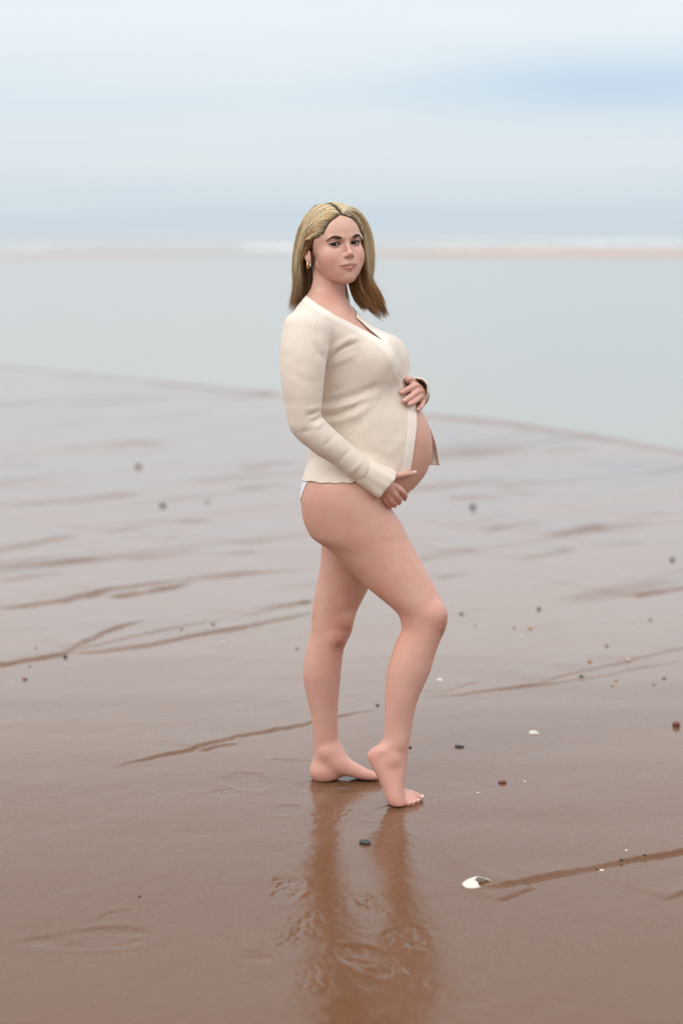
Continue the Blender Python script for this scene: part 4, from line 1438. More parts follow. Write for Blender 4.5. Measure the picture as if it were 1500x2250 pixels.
def build_hair():
    segs = 19
    rng = np.random.default_rng(11)
    VV, FF, CC = [], [], []
    off = 0
    t = np.linspace(0, 1, segs)
    for guides, n0, thick, cols, rootk, wave, tipvar, clumps, w, darken in SHEETS:
        C_ = np.array([catmull(np.array(g, float), segs) for g in guides])     # m, segs, 3
        m = len(C_); n = int(n0 * 1.22)
        s = rng.uniform(0, m - 1, n)
        ncl = max(2, int((m - 1) * clumps))
        jit = rng.uniform(-.3, .3, ncl)
        cl = np.minimum((s / (m - 1) * ncl).astype(int), ncl - 1)
        ctr = (cl + .5 + jit[cl]) / ncl * (m - 1)
        pull = np.interp(t, [0, .15, .5, 1], [0, .18, .42, .66])
        ss = s[:, None] * (1 - pull) + ctr[:, None] * pull                        # n, segs
        ss = np.clip(ss, 0, m - 1.0001)
        i0 = ss.astype(int); fu = (ss - i0)[..., None]
        kk = np.arange(segs)[None, :]
        S = C_[i0, kk] * (1 - fu) + C_[np.minimum(i0 + 1, m - 1), kk] * fu
        T = np.gradient(S, axis=1); T /= np.linalg.norm(T, axis=2, keepdims=True) + 1e-9
        D = S - np.array([-8, 0, 10.0]); D[..., 2] *= .4
        D = D - T * (D * T).sum(2, keepdims=True); D /= np.linalg.norm(D, axis=2, keepdims=True) + 1e-9
        E = np.cross(T, D)
        th = np.interp(t, [0, .3, .65, 1], thick)
        od = rng.uniform(-1, 1, n) * .6; oc = rng.uniform(-1, 1, ncl)[cl] * .7
        oe = rng.normal(0, .35, n)
        ph = rng.uniform(0, 2 * math.pi, ncl)[cl] + rng.normal(0, .25, n); fr = rng.uniform(.8, 1.6, ncl)[cl]
        wv = wave * np.sin(ph[:, None] + fr[:, None] * t[None, :] * 6.5) * t[None, :] ** 1.4
        wv2 = .7 * wave * np.sin(ph[:, None] * 1.7 + fr[:, None] * t[None, :] * 8.0) * t[None, :] ** 1.4
        S = S + ((od[:, None] * (1 - pull * .6) + oc[:, None] * pull) * th[None, :] + wv * .7)[..., None] * D + (oe[:, None] * th[None, :] * .5 + wv2)[..., None] * E
        # fly-aways
        fly = (rng.uniform(0, 1, n) < .09)[:, None] * (t[None, :] ** 2)
        S = S + (fly * rng.normal(0, 7, n)[:, None])[..., None] * D + (fly * rng.normal(0, 7, n)[:, None])[..., None] * E
        # ends of differing length
        ln = 1 - np.abs(rng.normal(0, tipvar, n)).clip(0, .4) - np.abs(rng.normal(0, tipvar * .6, ncl))[cl].clip(0, .2)
        tt = t[None, :] * ln[:, None] * (segs - 1)
        j0 = np.minimum(tt.astype(int), segs - 2); fv = (tt - j0)[..., None]
        ar = np.arange(n)[:, None]
        S = S[ar, j0] * (1 - fv) + S[ar, j0 + 1] * fv
        # stay outside skull and face
        gr = (1 + rng.uniform(0, .055, n))[:, None, None] * np.interp(t, [0, .06, 1], [.985, 1.0, 1.0])[None, :, None]
        for c, rad in (((-8, 0, 36), (98, 76, 80)), ((30, 0, -20), (57, 69, 83))):
            q = (S - np.array(c)) / (np.array(rad) * gr)
            k0 = np.linalg.norm(q, axis=2, keepdims=True)
            S = np.where(k0 < 1, np.array(c) + q / np.maximum(k0, .2) * (np.array(rad) * gr), S)
        for _ in range(2):
            S[:, 1:-1] = S[:, 1:-1] * .5 + (S[:, 2:] + S[:, :-2]) * .25
        Wd = HO + (S * HS) @ HR.T
        # colours: by clump, with stray strands
        pr = np.array([c[1] for c in cols]); pr = pr / pr.sum()
        clc = rng.choice(len(cols), ncl, p=pr)
        ci = np.where(rng.uniform(0, 1, n) < .70, clc[cl], rng.choice(len(cols), n, p=pr))
        base = np.array([c[0] for c in cols])[ci] * rng.uniform(.85, 1.08, (n, 1)) * rng.uniform(.70, 1.08, ncl)[cl][:, None]
        rk = rootk * rng.uniform(.6, 1.5, n)[:, None, None]
        k = np.clip(1 - t[None, :, None] / rk, 0, 1) ** .8
        Cc = base[:, None, :] * (1 - k) + ROOT * k
        low = np.clip((-S[:, :, 2:3] - 30) / 110, 0, 1)           # lengths were never bleached as far
        endc = np.array([BROWN * 1.3, GOLD * .60, GOLD * .95, GOLD * .75])[rng.integers(0, 4, ncl)][cl][:, None, :]
        Cc = Cc * (1 - darken * low) + endc * darken * low
        # three-sided strands
        Tn = np.gradient(Wd, axis=1); Tn /= np.linalg.norm(Tn, axis=2, keepdims=True) + 1e-9
        O = S - np.array([-8, 0, 20.0]); O[..., 2] *= .5
        O = O @ HR.T
        B = O - Tn * (O * Tn).sum(2, keepdims=True); B /= np.linalg.norm(B, axis=2, keepdims=True) + 1e-9
        tw = rng.normal(0, .45, n)[:, None, None]
        A = np.cross(B, Tn)
        A, B = A * np.cos(tw) + B * np.sin(tw), B * np.cos(tw) - A * np.sin(tw)
        wd = (w * .001 * rng.uniform(.6, 1.25, n))[:, None] * np.interp(t, [0, .08, .75, 1], [.6, 1, .85, .12])[None, :]
        tri = []
        for q in range(3):
            an = q * 2 * math.pi / 3
            tri.append(Wd + (A * math.cos(an + .52) + B * math.sin(an + .52) * .45) * wd[..., None] * .62)
        V = np.stack(tri, 2).reshape(-1, 3)
        C = np.repeat(Cc.reshape(-1, 3), 3, axis=0)
        sidx = (np.arange(n)[:, None] * segs + np.arange(segs - 1)[None, :]).ravel() * 3
        F = []
        for q in range(3):
            q2 = (q + 1) % 3
            F.append(np.stack([sidx + q, sidx + q2, sidx + 3 + q2, sidx + 3 + q], 1))
        VV.append(V); CC.append(C); FF.append(np.concatenate(F) + off); off += len(V)
    V, F, C = np.concatenate(VV), np.concatenate(FF), np.concatenate(CC)
    o = pobj('hair', V, F, MAT['hair'], cols=C)
    o['label'] = 'long wavy blonde hair with dark roots and brown ends'
    return o

hair = build_hair()

# ------------------------------------------------------------------ the beach
WATER_Z = -0.020
# lagoon edge, from the photo (pixels on the sand)
EDGE = np.array([gpt(*q)[:2] for q in [(-900, 720), (-300, 772), (0, 806), (200, 827), (400, 846), (580, 862), (750, 884), (900, 906), (1100, 930), (1300, 958), (1500, 988), (1900, 1050), (2600, 1160)]])

SCARPS = [  # photo polyline of a small water-cut step that faces the camera, height m, reach m
    ([(245, 1687), (330, 1668), (420, 1648), (520, 1619), (600, 1607), (682, 1590), (760, 1573), (840, 1557)], .0055, .10),
    ([(440, 1652), (480, 1641), (525, 1634)], .0045, .05),
    ([(1058, 1956), (1110, 1948), (1170, 1936), (1240, 1918), (1320, 1905), (1370, 1893), (1440, 1882), (1520, 1868), (1640, 1846)], .0080, .12),
    ([(1090, 1982), (1140, 1963), (1180, 1952)], .005, .05),
    ([(1455, 1978), (1520, 1958), (1600, 1940)], .005, .06),
    ([(-60, 1472), (0, 1464), (80, 1450), (150, 1436), (185, 1415), (250, 1385), (330, 1362)], .012, .16),
    ([(150, 1440), (230, 1432), (330, 1418), (420, 1400), (520, 1382), (620, 1362), (700, 1345)], .012, .14),
    ([(170, 1434), (270, 1408), (380, 1382), (500, 1362)], .006, .10),
    ([(540, 1355), (600, 1340), (700, 1318)], .009, .12), ([(560, 1340), (640, 1328), (690, 1322)], .007, .10),
    ([(930, 1535), (1000, 1530), (1100, 1516), (1240, 1500), (1300, 1490), (1400, 1470), (1520, 1448)], .006, .12),
    ([(1180, 1505), (1260, 1482), (1350, 1462), (1440, 1440), (1560, 1412)], .007, .12),
    ([(960, 1528), (1010, 1512), (1060, 1500)], .004, .08),
    ([(-40, 1340), (60, 1330), (150, 1316), (230, 1298), (330, 1286), (440, 1268), (560, 1258), (690, 1248)], .014, .22),
    ([(240, 1312), (300, 1304), (380, 1290), (430, 1276)], .014, .16),
    ([(-40, 1216), (60, 1200), (140, 1182), (190, 1176)], .016, .3), ([(0, 1278), (80, 1268), (150, 1258)], .013, .25),
    ([(0, 1250), (110, 1240), (240, 1224)], .012, .25), ([(280, 1232), (370, 1222), (430, 1212)], .014, .26),
    ([(210, 1172), (280, 1164), (350, 1150), (500, 1142)], .016, .32), ([(360, 1186), (400, 1182)], .012, .22),
    ([(470, 1222), (520, 1216), (570, 1214)], .013, .24), ([(500, 1196), (590, 1186), (690, 1170)], .014, .28),
    ([(0, 1116), (90, 1106), (200, 1100), (330, 1084)], .018, .4), ([(100, 1072), (180, 1068)], .016, .4), ([(520, 1076), (640, 1066)], .016, .4), ([(530, 1036), (640, 1014)], .02, .5),
    ([(1060, 1166), (1120, 1156), (1200, 1150)], .015, .3), ([(1200, 1178), (1290, 1164), (1330, 1150)], .015, .3), ([(1140, 1230), (1200, 1218), (1270, 1204)], .013, .26),
    ([(950, 1212), (1050, 1208)], .014, .28), ([(960, 1272), (1030, 1258)], .010, .22), ([(1380, 1312), (1440, 1302), (1540, 1288)], .012, .22),
    ([(1080, 1072), (1170, 1058), (1290, 1062)], .016, .4), ([(970, 1096), (1080, 1092), (1180, 1082)], .016, .4), ([(1380, 1136), (1470, 1124)], .014, .34),
    ([(1320, 1200), (1420, 1190)], .012, .3), ([(0, 1024), (80, 1018)], .02, .5), ([(200, 990), (360, 970)], .02, .6), ([(970, 1000), (1080, 990)], .02, .6)]

PRINTS = [  # footprints and scuffs: photo centre, size px, depth m, lumps m, turn deg
    ((630, 1952), (44, 26), .0026, .0020, 0), ((812, 1992), (56, 24), .0006, .0017, 8), ((660, 2046), (60, 36), .0006, .0020, -25),
    ((890, 2062), (52, 30), .0010, .0021, 10), ((805, 2108), (60, 32), .0036, .0020, 18), ((205, 2062), (130, 26), .0032, .0010, 4),
    ((250, 2012), (20, 22), .0024, .0022, -40), ((560, 2104), (42, 13), .0018, .0018, 0), ((540, 1716), (58, 18), .0032, .0008, -14),
    ((500, 1742), (34, 10), .0012, .0020, -10), ((620, 1780), (44, 13), .0020, .0010, 0), ((425, 1830), (40, 10), .0008, .0016, -8),
    ((640, 1674), (40, 7), .0022, .0005, -6), ((715, 1728), (60, 16), .0022, .0003, 0), ((735, 1722), (34, 9), .0015, .0003, 0),
    ((840, 1815), (90, 10), .0006, .0008, 0), ((740, 1790), (60, 26), .0006, .0011, 0), ((870, 1778), (50, 9), .0024, .0006, 0), ((925, 1752), (20, 5), .0018, .0005, 0),
    ((1035, 2195), (60, 22), .0004, .0012, -10), ((700, 2150), (60, 34), .0002, .0011, 20), ((900, 2150), (60, 26), .0002, .0010, 20)]

def seg_dist2(X, Y, pts):
    """distance to a ground polyline, side sign (+ beyond it, away from the camera), position 0..1"""
    d = np.full(X.shape, 1e9); sg = np.zeros(X.shape); tt = np.zeros(X.shape)
    n = len(pts) - 1
    for i in range(n):
        a, b = pts[i], pts[i + 1]; ab = b - a; l2 = ab @ ab
        t = ((X - a[0]) * ab[0] + (Y - a[1]) * ab[1]) / l2
        tc = np.clip(t, 0, 1)
        dx, dy = X - a[0] - tc * ab[0], Y - a[1] - tc * ab[1]
        dd = np.hypot(dx, dy)
        m = dd < d
        d = np.where(m, dd, d)
        sg = np.where(m, np.sign(ab[0] * dy - ab[1] * dx) * (1 if ab[0] > 0 else -1), sg)
        tt = np.where(m, (i + tc) / n, tt)
    return d, sg, tt

RIDGE = {}
def ground_height(X, Y):
    Z = np.zeros(X.shape)
    R = np.zeros(X.shape)                      # drained brown ridges
    # broad undulation running diagonally, flatter near the camera
    u = (X * .72 + Y * .69); v = (-X * .69 + Y * .72)
    far = sstep(7, 14, Y) * sstep(60, 25, Y)
    Z += .0022 * vnoise(u * .5, v * 2.0, 31) + .0012 * vnoise(u * 1.2, v * 4.5, 32)
    Z += far * (.008 * vnoise(u * .35, v * 1.1, 33) + .006 * vnoise(u * .8, v * 2.6, 34) + .0035 * vnoise(u * 1.7, v * 6.0, 35))
    Z += .0005 * vnoise(u * 5, v * 16, 36) + .00022 * vnoise(X * 46, Y * 46, 37) * (Y < 9) + .00016 * vnoise(X * 95, Y * 95, 38) * (Y < 8)
    for pts, h, reach in SCARPS:
        g = np.array([gpt(*q)[:2] for q in pts])
        m = (X > g[:, 0].min() - 1.2) & (X < g[:, 0].max() + 1.2) & (Y > g[:, 1].min() - 1.2) & (Y < g[:, 1].max() + 1.2)
        if not m.any():
            continue
        x, y = X[m], Y[m]
        wob = .007 * vnoise(x * 9, y * 9, 41) + .006 * vnoise(x * 24, y * 24, 42) + .004 * vnoise(x * 60, y * 60, 47)
        d, sg, t = seg_dist2(x, y, g)
        far_ = np.clip((y.mean() - 7.0) / 3.0, 0, 1)
        s = d * sg + wob * (y / 6)
        end = np.clip(np.minimum(t, 1 - t) * 7, 0, 1) ** .7
        wd = max(.0055, .036 * reach * y.mean() / 6) * (1 + 1.2 * far_)
        step = sstep(-wd, wd * .6, s) * np.exp(-np.maximum(s, 0) / (reach * 2.2))
        toe = -np.exp(-((s + wd * 1.6) / (wd * 1.2)) ** 2) * .3
        R[m] += (.75 - .30 * far_) * np.exp(-((s - wd * .2) / (wd * 1.25 + .005)) ** 2) * end * np.clip(.55 + .8 * vnoise(x * 5, y * 5, 44), 0, 1)
        Z[m] += h * (1 - .45 * far_) * (step + toe) * end * (d < reach * 6) * (.75 + .35 * vnoise(x * 6, y * 6, 43))
    for (c, sz, dep, lump, turn) in PRINTS:
        p = gpt(*c)
        sx = sz[0] * p[1] / FPX
        sy = abs(gpt(c[0], c[1] - sz[1])[1] - p[1])
        m = (np.abs(X - p[0]) < sx * 2.5 + sy) & (np.abs(Y - p[1]) < sy * 2.5 + sx)
        if not m.any():
            continue
        x, y = X[m] - p[0], Y[m] - p[1]
        a = math.radians(turn); x, y = x * math.cos(a) + y * math.sin(a) * 1.0, y * math.cos(a) - x * math.sin(a)
        ang = np.arctan2(y / sy, x / sx)
        r = np.hypot(x / sx, y / sy) * (1 + .16 * np.sin(2 * ang + c[0]) + .10 * np.sin(3 * ang + c[1]))
        inside = sstep(1.05, .80, r)
        rim = np.exp(-((r - 1.15) / .2) ** 2)
        lum = vnoise((x + c[0]) * 95, (y + c[1]) * 60, 51) + .6 * vnoise((x + c[0]) * 180, (y + c[1]) * 120, 52)
        brk = .55 + .45 * vnoise((x + c[0]) * 22, (y + c[1]) * 22, 53)
        Z[m] += (-dep * inside + dep * .40 * rim) * brk + lump * lum * sstep(1.25, .5, r) * np.clip(brk, 0, 1) * 1.05
    # heels press in
    # down into the lagoon, up again on the far sand bar
    near = Y < 200
    sd = np.interp(X, EDGE[:, 0], EDGE[:, 1]) + .30 * vnoise(X * .8, X * 0 + 3, 64) + .12 * vnoise(X * 2.7, X * 0 + 5, 65)
    over = Y - sd
    Z = np.where(over > -1.2, Z * np.clip(-over / 1.2, .2, 1), Z)
    lip = np.exp(-((over + .30) / .16) ** 2) * (.026 + .008 * vnoise(X * 1.5, Y * .2, 61)) * sstep(6, 0, X)
    Z += lip
    Z += -.25 * sstep(-.12, 6.0, over) - .02 * sstep(-.16, .25, over)
    bar = sstep(128, 150, Y - 5 * vnoise(X * .05, X * 0, 62)) * sstep(236, 214, Y) * (.82 + .18 * sstep(-6, 14, X)) * sstep(-60, -25, X)
    Z += bar * (.42 + .10 * vnoise(X * .05, Y * .1, 63))
    Z += -.6 * sstep(230, 400, Y)
    R += np.exp(-((over + .34) / .22) ** 2) * .35 * np.clip(.6 + .6 * vnoise(X * 2.2, Y * 0, 66), 0, 1)
    # scattered drained streaks in the middle distance
    st = vnoise(u * .55 + 3, v * 3.1, 45) + .6 * vnoise(u * 1.3, v * 6.5, 46)
    R += sstep(.55, 1.1, st) * sstep(7.2, 9, Y) * sstep(30, 16, Y) * .42
    RIDGE['r'] = np.clip(R, 0, 1)
    return Z

def build_ground():
    yn = [3.0]
    while yn[-1] < 9.0: yn.append(yn[-1] * 1.00135)
    while yn[-1] < 32.0: yn.append(yn[-1] * 1.0030)
    while yn[-1] < 130.0: yn.append(yn[-1] * 1.02)
    while yn[-1] < 260.0: yn.append(yn[-1] * 1.01)
    while yn[-1] < 9000.0: yn.append(yn[-1] * 1.12)
    yb = [-60, -30, -15, -8, -4, -2, -1, 0, .6, 1.2, 1.8, 2.2, 2.5, 2.7, 2.85]
    ys = np.array(yb + yn)
    t1 = np.linspace(-.215, .215, 560)
    side = .215 * 1.10 ** np.arange(1, 30)
    tv = np.concatenate([-side[::-1], t1, side])
    Yg, Tg = np.meshgrid(ys, tv, indexing='ij')
    Xg = Tg * np.maximum(Yg, 3.0)
    Zg = ground_height(Xg, Yg)
    ny, nx = Xg.shape
    V = np.stack([Xg, Yg, Zg], 2).reshape(-1, 3)
    i = (np.arange(ny - 1)[:, None] * nx + np.arange(nx - 1)[None, :]).ravel()
    F = np.stack([i, i + 1, i + 1 + nx, i + nx], 1)
    rid = RIDGE['r'].ravel().copy()
    me = mesh_from('sand', V, F)
    add_float(me, 'ridge', rid)
    m, nt, b = principled('wet_sand', (0.12, 0.06, 0.03), 0.3, 0.5)
    geo = N(nt, 'ShaderNodeNewGeometry').outputs['Position']
    mp = N(nt, 'ShaderNodeMapping'); mp.inputs['Rotation'].default_value = (0, 0, math.radians(-44)); mp.inputs['Scale'].default_value = (.35, 1.6, 1)
    L(nt, geo, mp.inputs[0])
    n_big = noise_node(nt, 1.3, 4, .55, mp.outputs[0])
    n_mid = noise_node(nt, 14, 4, .6, geo)
    n_grain = noise_node(nt, 520, 2, .7, geo)
    n_grain2 = noise_node(nt, 1300, 1, .5, geo)
    n_speck = noise_node(nt, 210, 3, .75, geo)
    gsum = math_node(nt, 'ADD', math_node(nt, 'MULTIPLY', n_grain, .5), math_node(nt, 'MULTIPLY', n_speck, .5))
    gcon = N(nt, 'ShaderNodeMapRange'); gcon.inputs[1].default_value = .40; gcon.inputs[2].default_value = .60
    L(nt, gsum, gcon.inputs[0])
    c1 = mix_rgb(nt, gcon.outputs[0], (0.058, 0.022, 0.008), (0.200, 0.090, 0.039))
    c2 = mix_rgb(nt, math_node(nt, 'MULTIPLY', n_big, .5), c1, (0.165, 0.072, 0.032))
    sp = ramp(nt, n_grain2, [(.70, (0, 0, 0)), (.78, (1, 1, 1))])
    c3 = mix_rgb(nt, math_node(nt, 'MULTIPLY', sp, .35), c2, (0.45, 0.34, 0.25))
    # the far bar stands clear of the water and has drained dry
    zz = N(nt, 'ShaderNodeSeparateXYZ'); L(nt, geo, zz.inputs[0])
    dry = N(nt, 'ShaderNodeMapRange'); dry.inputs[1].default_value = .05; dry.inputs[2].default_value = .14
    L(nt, zz.outputs[2], dry.inputs[0])
    # base colour turns paler from the near sand towards the lagoon
    silt = N(nt, 'ShaderNodeMapRange'); silt.interpolation_type = 'SMOOTHSTEP'
    silt.inputs[1].default_value = 4.3; silt.inputs[2].default_value = 8.8; silt.inputs[3].default_value = 0.0; silt.inputs[4].default_value = .85
    L(nt, math_node(nt, 'ADD', zz.outputs[1], math_node(nt, 'MULTIPLY', math_node(nt, 'SUBTRACT', n_big, .5), 3.0)), silt.inputs[0])
    rg = attr(nt, 'ridge').outputs['Fac']
    far_pale_fac = math_node(nt, 'MULTIPLY', silt.outputs[0], math_node(nt, 'SUBTRACT', 1.0, math_node(nt, 'MULTIPLY', rg, .85)))
    c3 = mix_rgb(nt, far_pale_fac, c3, mix_rgb(nt, gcon.outputs[0], (0.185, 0.118, 0.086), (0.31, 0.215, 0.162)))
    c4 = mix_rgb(nt, dry.outputs[0], c3, (0.52, 0.37, 0.285))
    L(nt, c4, b.inputs['Base Color'])
    # film of water: smooth where it lies, grain showing where it has drained
    wet = ramp(nt, math_node(nt, 'ADD', math_node(nt, 'MULTIPLY', n_big, .75), math_node(nt, 'MULTIPLY', n_mid, .25)), [(.38, (0.11,) * 3), (.62, (0.21,) * 3)])
    L(nt, math_node(nt, 'MAXIMUM', wet, math_node(nt, 'MULTIPLY', dry.outputs[0], .95)), b.inputs['Roughness'])
    # the film of water thins away from the lagoon
    film = N(nt, 'ShaderNodeMapRange'); film.interpolation_type = 'SMOOTHSTEP'
    film.inputs[1].default_value = 4.2; film.inputs[2].default_value = 8.0; film.inputs[3].default_value = .80; film.inputs[4].default_value = 1.0
    L(nt, math_node(nt, 'ADD', zz.outputs[1], math_node(nt, 'MULTIPLY', math_node(nt, 'SUBTRACT', n_big, .5), 2.0)), film.inputs[0])
    L(nt, math_node(nt, 'MULTIPLY', math_node(nt, 'MULTIPLY', math_node(nt, 'SUBTRACT', 1.0, dry.outputs[0]), film.outputs[0]), math_node(nt, 'SUBTRACT', 1.0, math_node(nt, 'MULTIPLY', rg, .55))), b.inputs['Coat Weight'])
    L(nt, math_node(nt, 'MULTIPLY', math_node(nt, 'SUBTRACT', 1.0, dry.outputs[0]), .0), b.inputs['Specular IOR Level'])
    b.inputs['IOR'].default_value = 1.31
    b.inputs['Coat IOR'].default_value = 1.40
    cr = ramp(nt, n_big, [(.42, (0.02,) * 3), (.62, (0.075,) * 3)])
    CR = cr
    h = math_node(nt, 'ADD', math_node(nt, 'ADD', n_grain, math_node(nt, 'MULTIPLY', n_speck, 1.2)), math_node(nt, 'MULTIPLY', n_mid, .6))
    bn = bump(nt, h, .35, .0016)
    L(nt, bn, b.inputs['Normal'])
    cb = N(nt, 'ShaderNodeBump'); cb.inputs['Distance'].default_value = .0016
    L(nt, h, cb.inputs['Height'])
    fs = N(nt, 'ShaderNodeMapRange'); fs.inputs[1].default_value = .80; fs.inputs[2].default_value = 1.0; fs.inputs[3].default_value = .10; fs.inputs[4].default_value = .012
    sm = N(nt, 'ShaderNodeMapRange'); sm.inputs[1].default_value = .80; sm.inputs[2].default_value = 1.0; sm.inputs[3].default_value = 1.0; sm.inputs[4].default_value = .45
    L(nt, film.outputs[0], sm.inputs[0]); L(nt, math_node(nt, 'MULTIPLY', CR, sm.outputs[0]), b.inputs['Coat Roughness'])
    L(nt, film.outputs[0], fs.inputs[0]); L(nt, fs.outputs[0], cb.inputs['Strength'])
    L(nt, cb.outputs[0], b.inputs['Coat Normal'])
    o = new_obj('sand', me, m)
    tag(o, kind='structure')
    return o

sand = build_ground()

def build_water():
    xs = []
    ys = [0.0]
    rows = []
    # follows the lagoon edge on this side, runs to the horizon on the other
    ts = np.concatenate([np.linspace(0, 1, 60) ** 2 * 60, 60 * 1.12 ** np.arange(1, 50)])
    xv = np.concatenate([-4000 * .82 ** np.arange(0, 32), np.linspace(-7, 7, 90), (4000 * .82 ** np.arange(0, 32))[::-1]])
    e = np.interp(xv, EDGE[:, 0], EDGE[:, 1])
    V = np.array([[(x, ee - 1.0 + t, WATER_Z) for x, ee in zip(xv, e)] for t in ts]).reshape(-1, 3)
    nx = len(xv); ny = len(ts)
    i = (np.arange(ny - 1)[:, None] * nx + np.arange(nx - 1)[None, :]).ravel()
    F = np.stack([i, i + 1, i + 1 + nx, i + nx], 1)
    me = mesh_from('sea', V, F)
    m, nt, b = principled('sea_water', (0.28, 0.265, 0.22), 0.14, 0.5)
    b.inputs['IOR'].default_value = 1.33
    geo = N(nt, 'ShaderNodeNewGeometry').outputs['Position']
    mp = N(nt, 'ShaderNodeMapping'); mp.inputs['Scale'].default_value = (.45, 1.5, 1)
    L(nt, geo, mp.inputs[0])
    w1 = noise_node(nt, 3.2, 4, .6, mp.outputs[0])
    w2 = noise_node(nt, .35, 3, .6, mp.outputs[0])
    L(nt, bump(nt, math_node(nt, 'ADD', math_node(nt, 'MULTIPLY', w1, .35), w2), .35, .06), b.inputs['Normal'])
    o = new_obj('sea', me, m)
    tag(o, kind='structure')

build_water()

def build_breakers():
    """white broken waves beyond the sand bar"""
    foam, nt, b = principled('foam', (0.80, 0.80, 0.78), 0.8, 0.2)
    geo = N(nt, 'ShaderNodeNewGeometry').outputs['Position']
    n = noise_node(nt, .5, 5, .65, geo)
    L(nt, ramp(nt, n, [(.38, (0.42, 0.45, 0.45)), (.55, (0.82, 0.82, 0.80))]), b.inputs['Base Color'])
    data = [  # px left, px right, crest row, distance, height, label
        (-120, 205, 541, 262, .16, 'broken white wave at the far left under the horizon'),
        (530, 700, 539, 280, .60, 'bright white breaking wave just left of the head'),
        (820, 1240, 537, 270, .15, 'long white breaking wave right of the head beyond the sand bar'),
        (1180, 1640, 531, 420, .30, 'white breaking wave at the far right under the horizon'),
        (880, 1560, 526, 640, .35, 'thin distant line of surf right of the head')]
    for x0, x1, row, d, h, lab in data:
        rng = np.random.default_rng(int(x0 + 500))
        n_ = 90
        X = np.linspace((x0 - 750) / FPX * d, (x1 - 750) / FPX * d, n_)
        V, F = [], []
        prof = [(-1.6, 0.0), (-1.1, .45), (-.5, .9), (0, 1.0), (.8, .7), (2.0, .3), (3.6, 0.0)]
        hv = h * np.sin(np.linspace(0, math.pi, n_)) ** .35 * (1 + .35 * vnoise(X * .35, X * 0 + d, 71)) * (.8 + .35 * vnoise(X * 1.1, X * 0, 72))
        yv = d + 3 * vnoise(X * .08, X * 0, 73)
        for i in range(n_):
            for (py_, pz) in prof:
                V.append((X[i], yv[i] + py_ * h * 2, WATER_Z - .04 + max(hv[i], .02) * pz))
        k = len(prof)
        for i in range(n_ - 1):
            for j in range(k - 1):
                a = i * k + j
                F.append((a, a + k, a + k + 1, a + 1))
        F.append(tuple(range(k))); F.append(tuple(reversed(range((n_ - 1) * k, n_ * k))))
        me = mesh_from('breaking_wave', V, F)
        o = new_obj('breaking_wave', me, foam)
        tag(o, lab, 'wave', 'breaking waves beyond the sand bar')

build_breakers()

# ------------------------------------------------------------------ pebbles and shells
def ground_z(x, y):
    return float(ground_height(np.array([x]), np.array([y]))[0])

def stone_mesh(name, seed, size, flat):
    rng = np.random.default_rng(seed)
    bm = bmesh.new()
    bmesh.ops.create_icosphere(bm, subdivisions=3, radius=1.0)
    k = rng.normal(0, 1, (7, 3)); k /= np.linalg.norm(k, axis=1)[:, None]
    am = rng.uniform(-.16, .14, 7)
    sx, sy, sz = size * rng.uniform(.85, 1.15), size * rng.uniform(.6, .85), size * flat
    for v in bm.verts:
        c = np.array(v.co)
        r = 1 + sum(a * max(0, c @ q) ** 2 for a, q in zip(am, k)) + .02 * math.sin(9 * c[0] + seed) * math.sin(8 * c[1])
        v.co = Vector((c[0] * r * sx, c[1] * r * sy, c[2] * r * sz))
    me = bpy.data.meshes.new(name)
    bm.to_mesh(me); bm.free()
    me.polygons.foreach_set('use_smooth', np.ones(len(me.polygons), dtype=bool))
    return me

STONE_M = {}
def stone_mat(col):
    if col in STONE_M:
        return STONE_M[col]
    base = {'dark grey': (0.035, 0.037, 0.036), 'black': (0.018, 0.018, 0.018), 'red brown': (0.16, 0.045, 0.028), 'brown': (0.10, 0.05, 0.03),
            'ochre': (0.33, 0.17, 0.05), 'grey': (0.11, 0.11, 0.105), 'pale': (0.55, 0.50, 0.42), 'green grey': (0.06, 0.075, 0.05), 'white': (0.72, 0.68, 0.60)}[col]
    m, nt, b = principled('stone_' + col.replace(' ', '_'), base, 0.35, 0.5)
    n = noise_node(nt, 220, 4, .65, obj_coord(nt))
    L(nt, mix_rgb(nt, n, tuple(c * .55 for c in base), tuple(min(c * 1.6, .9) for c in base)), b.inputs['Base Color'])
    L(nt, bump(nt, n, .35, .001), b.inputs['Normal'])
    STONE_M[col] = m
    return m

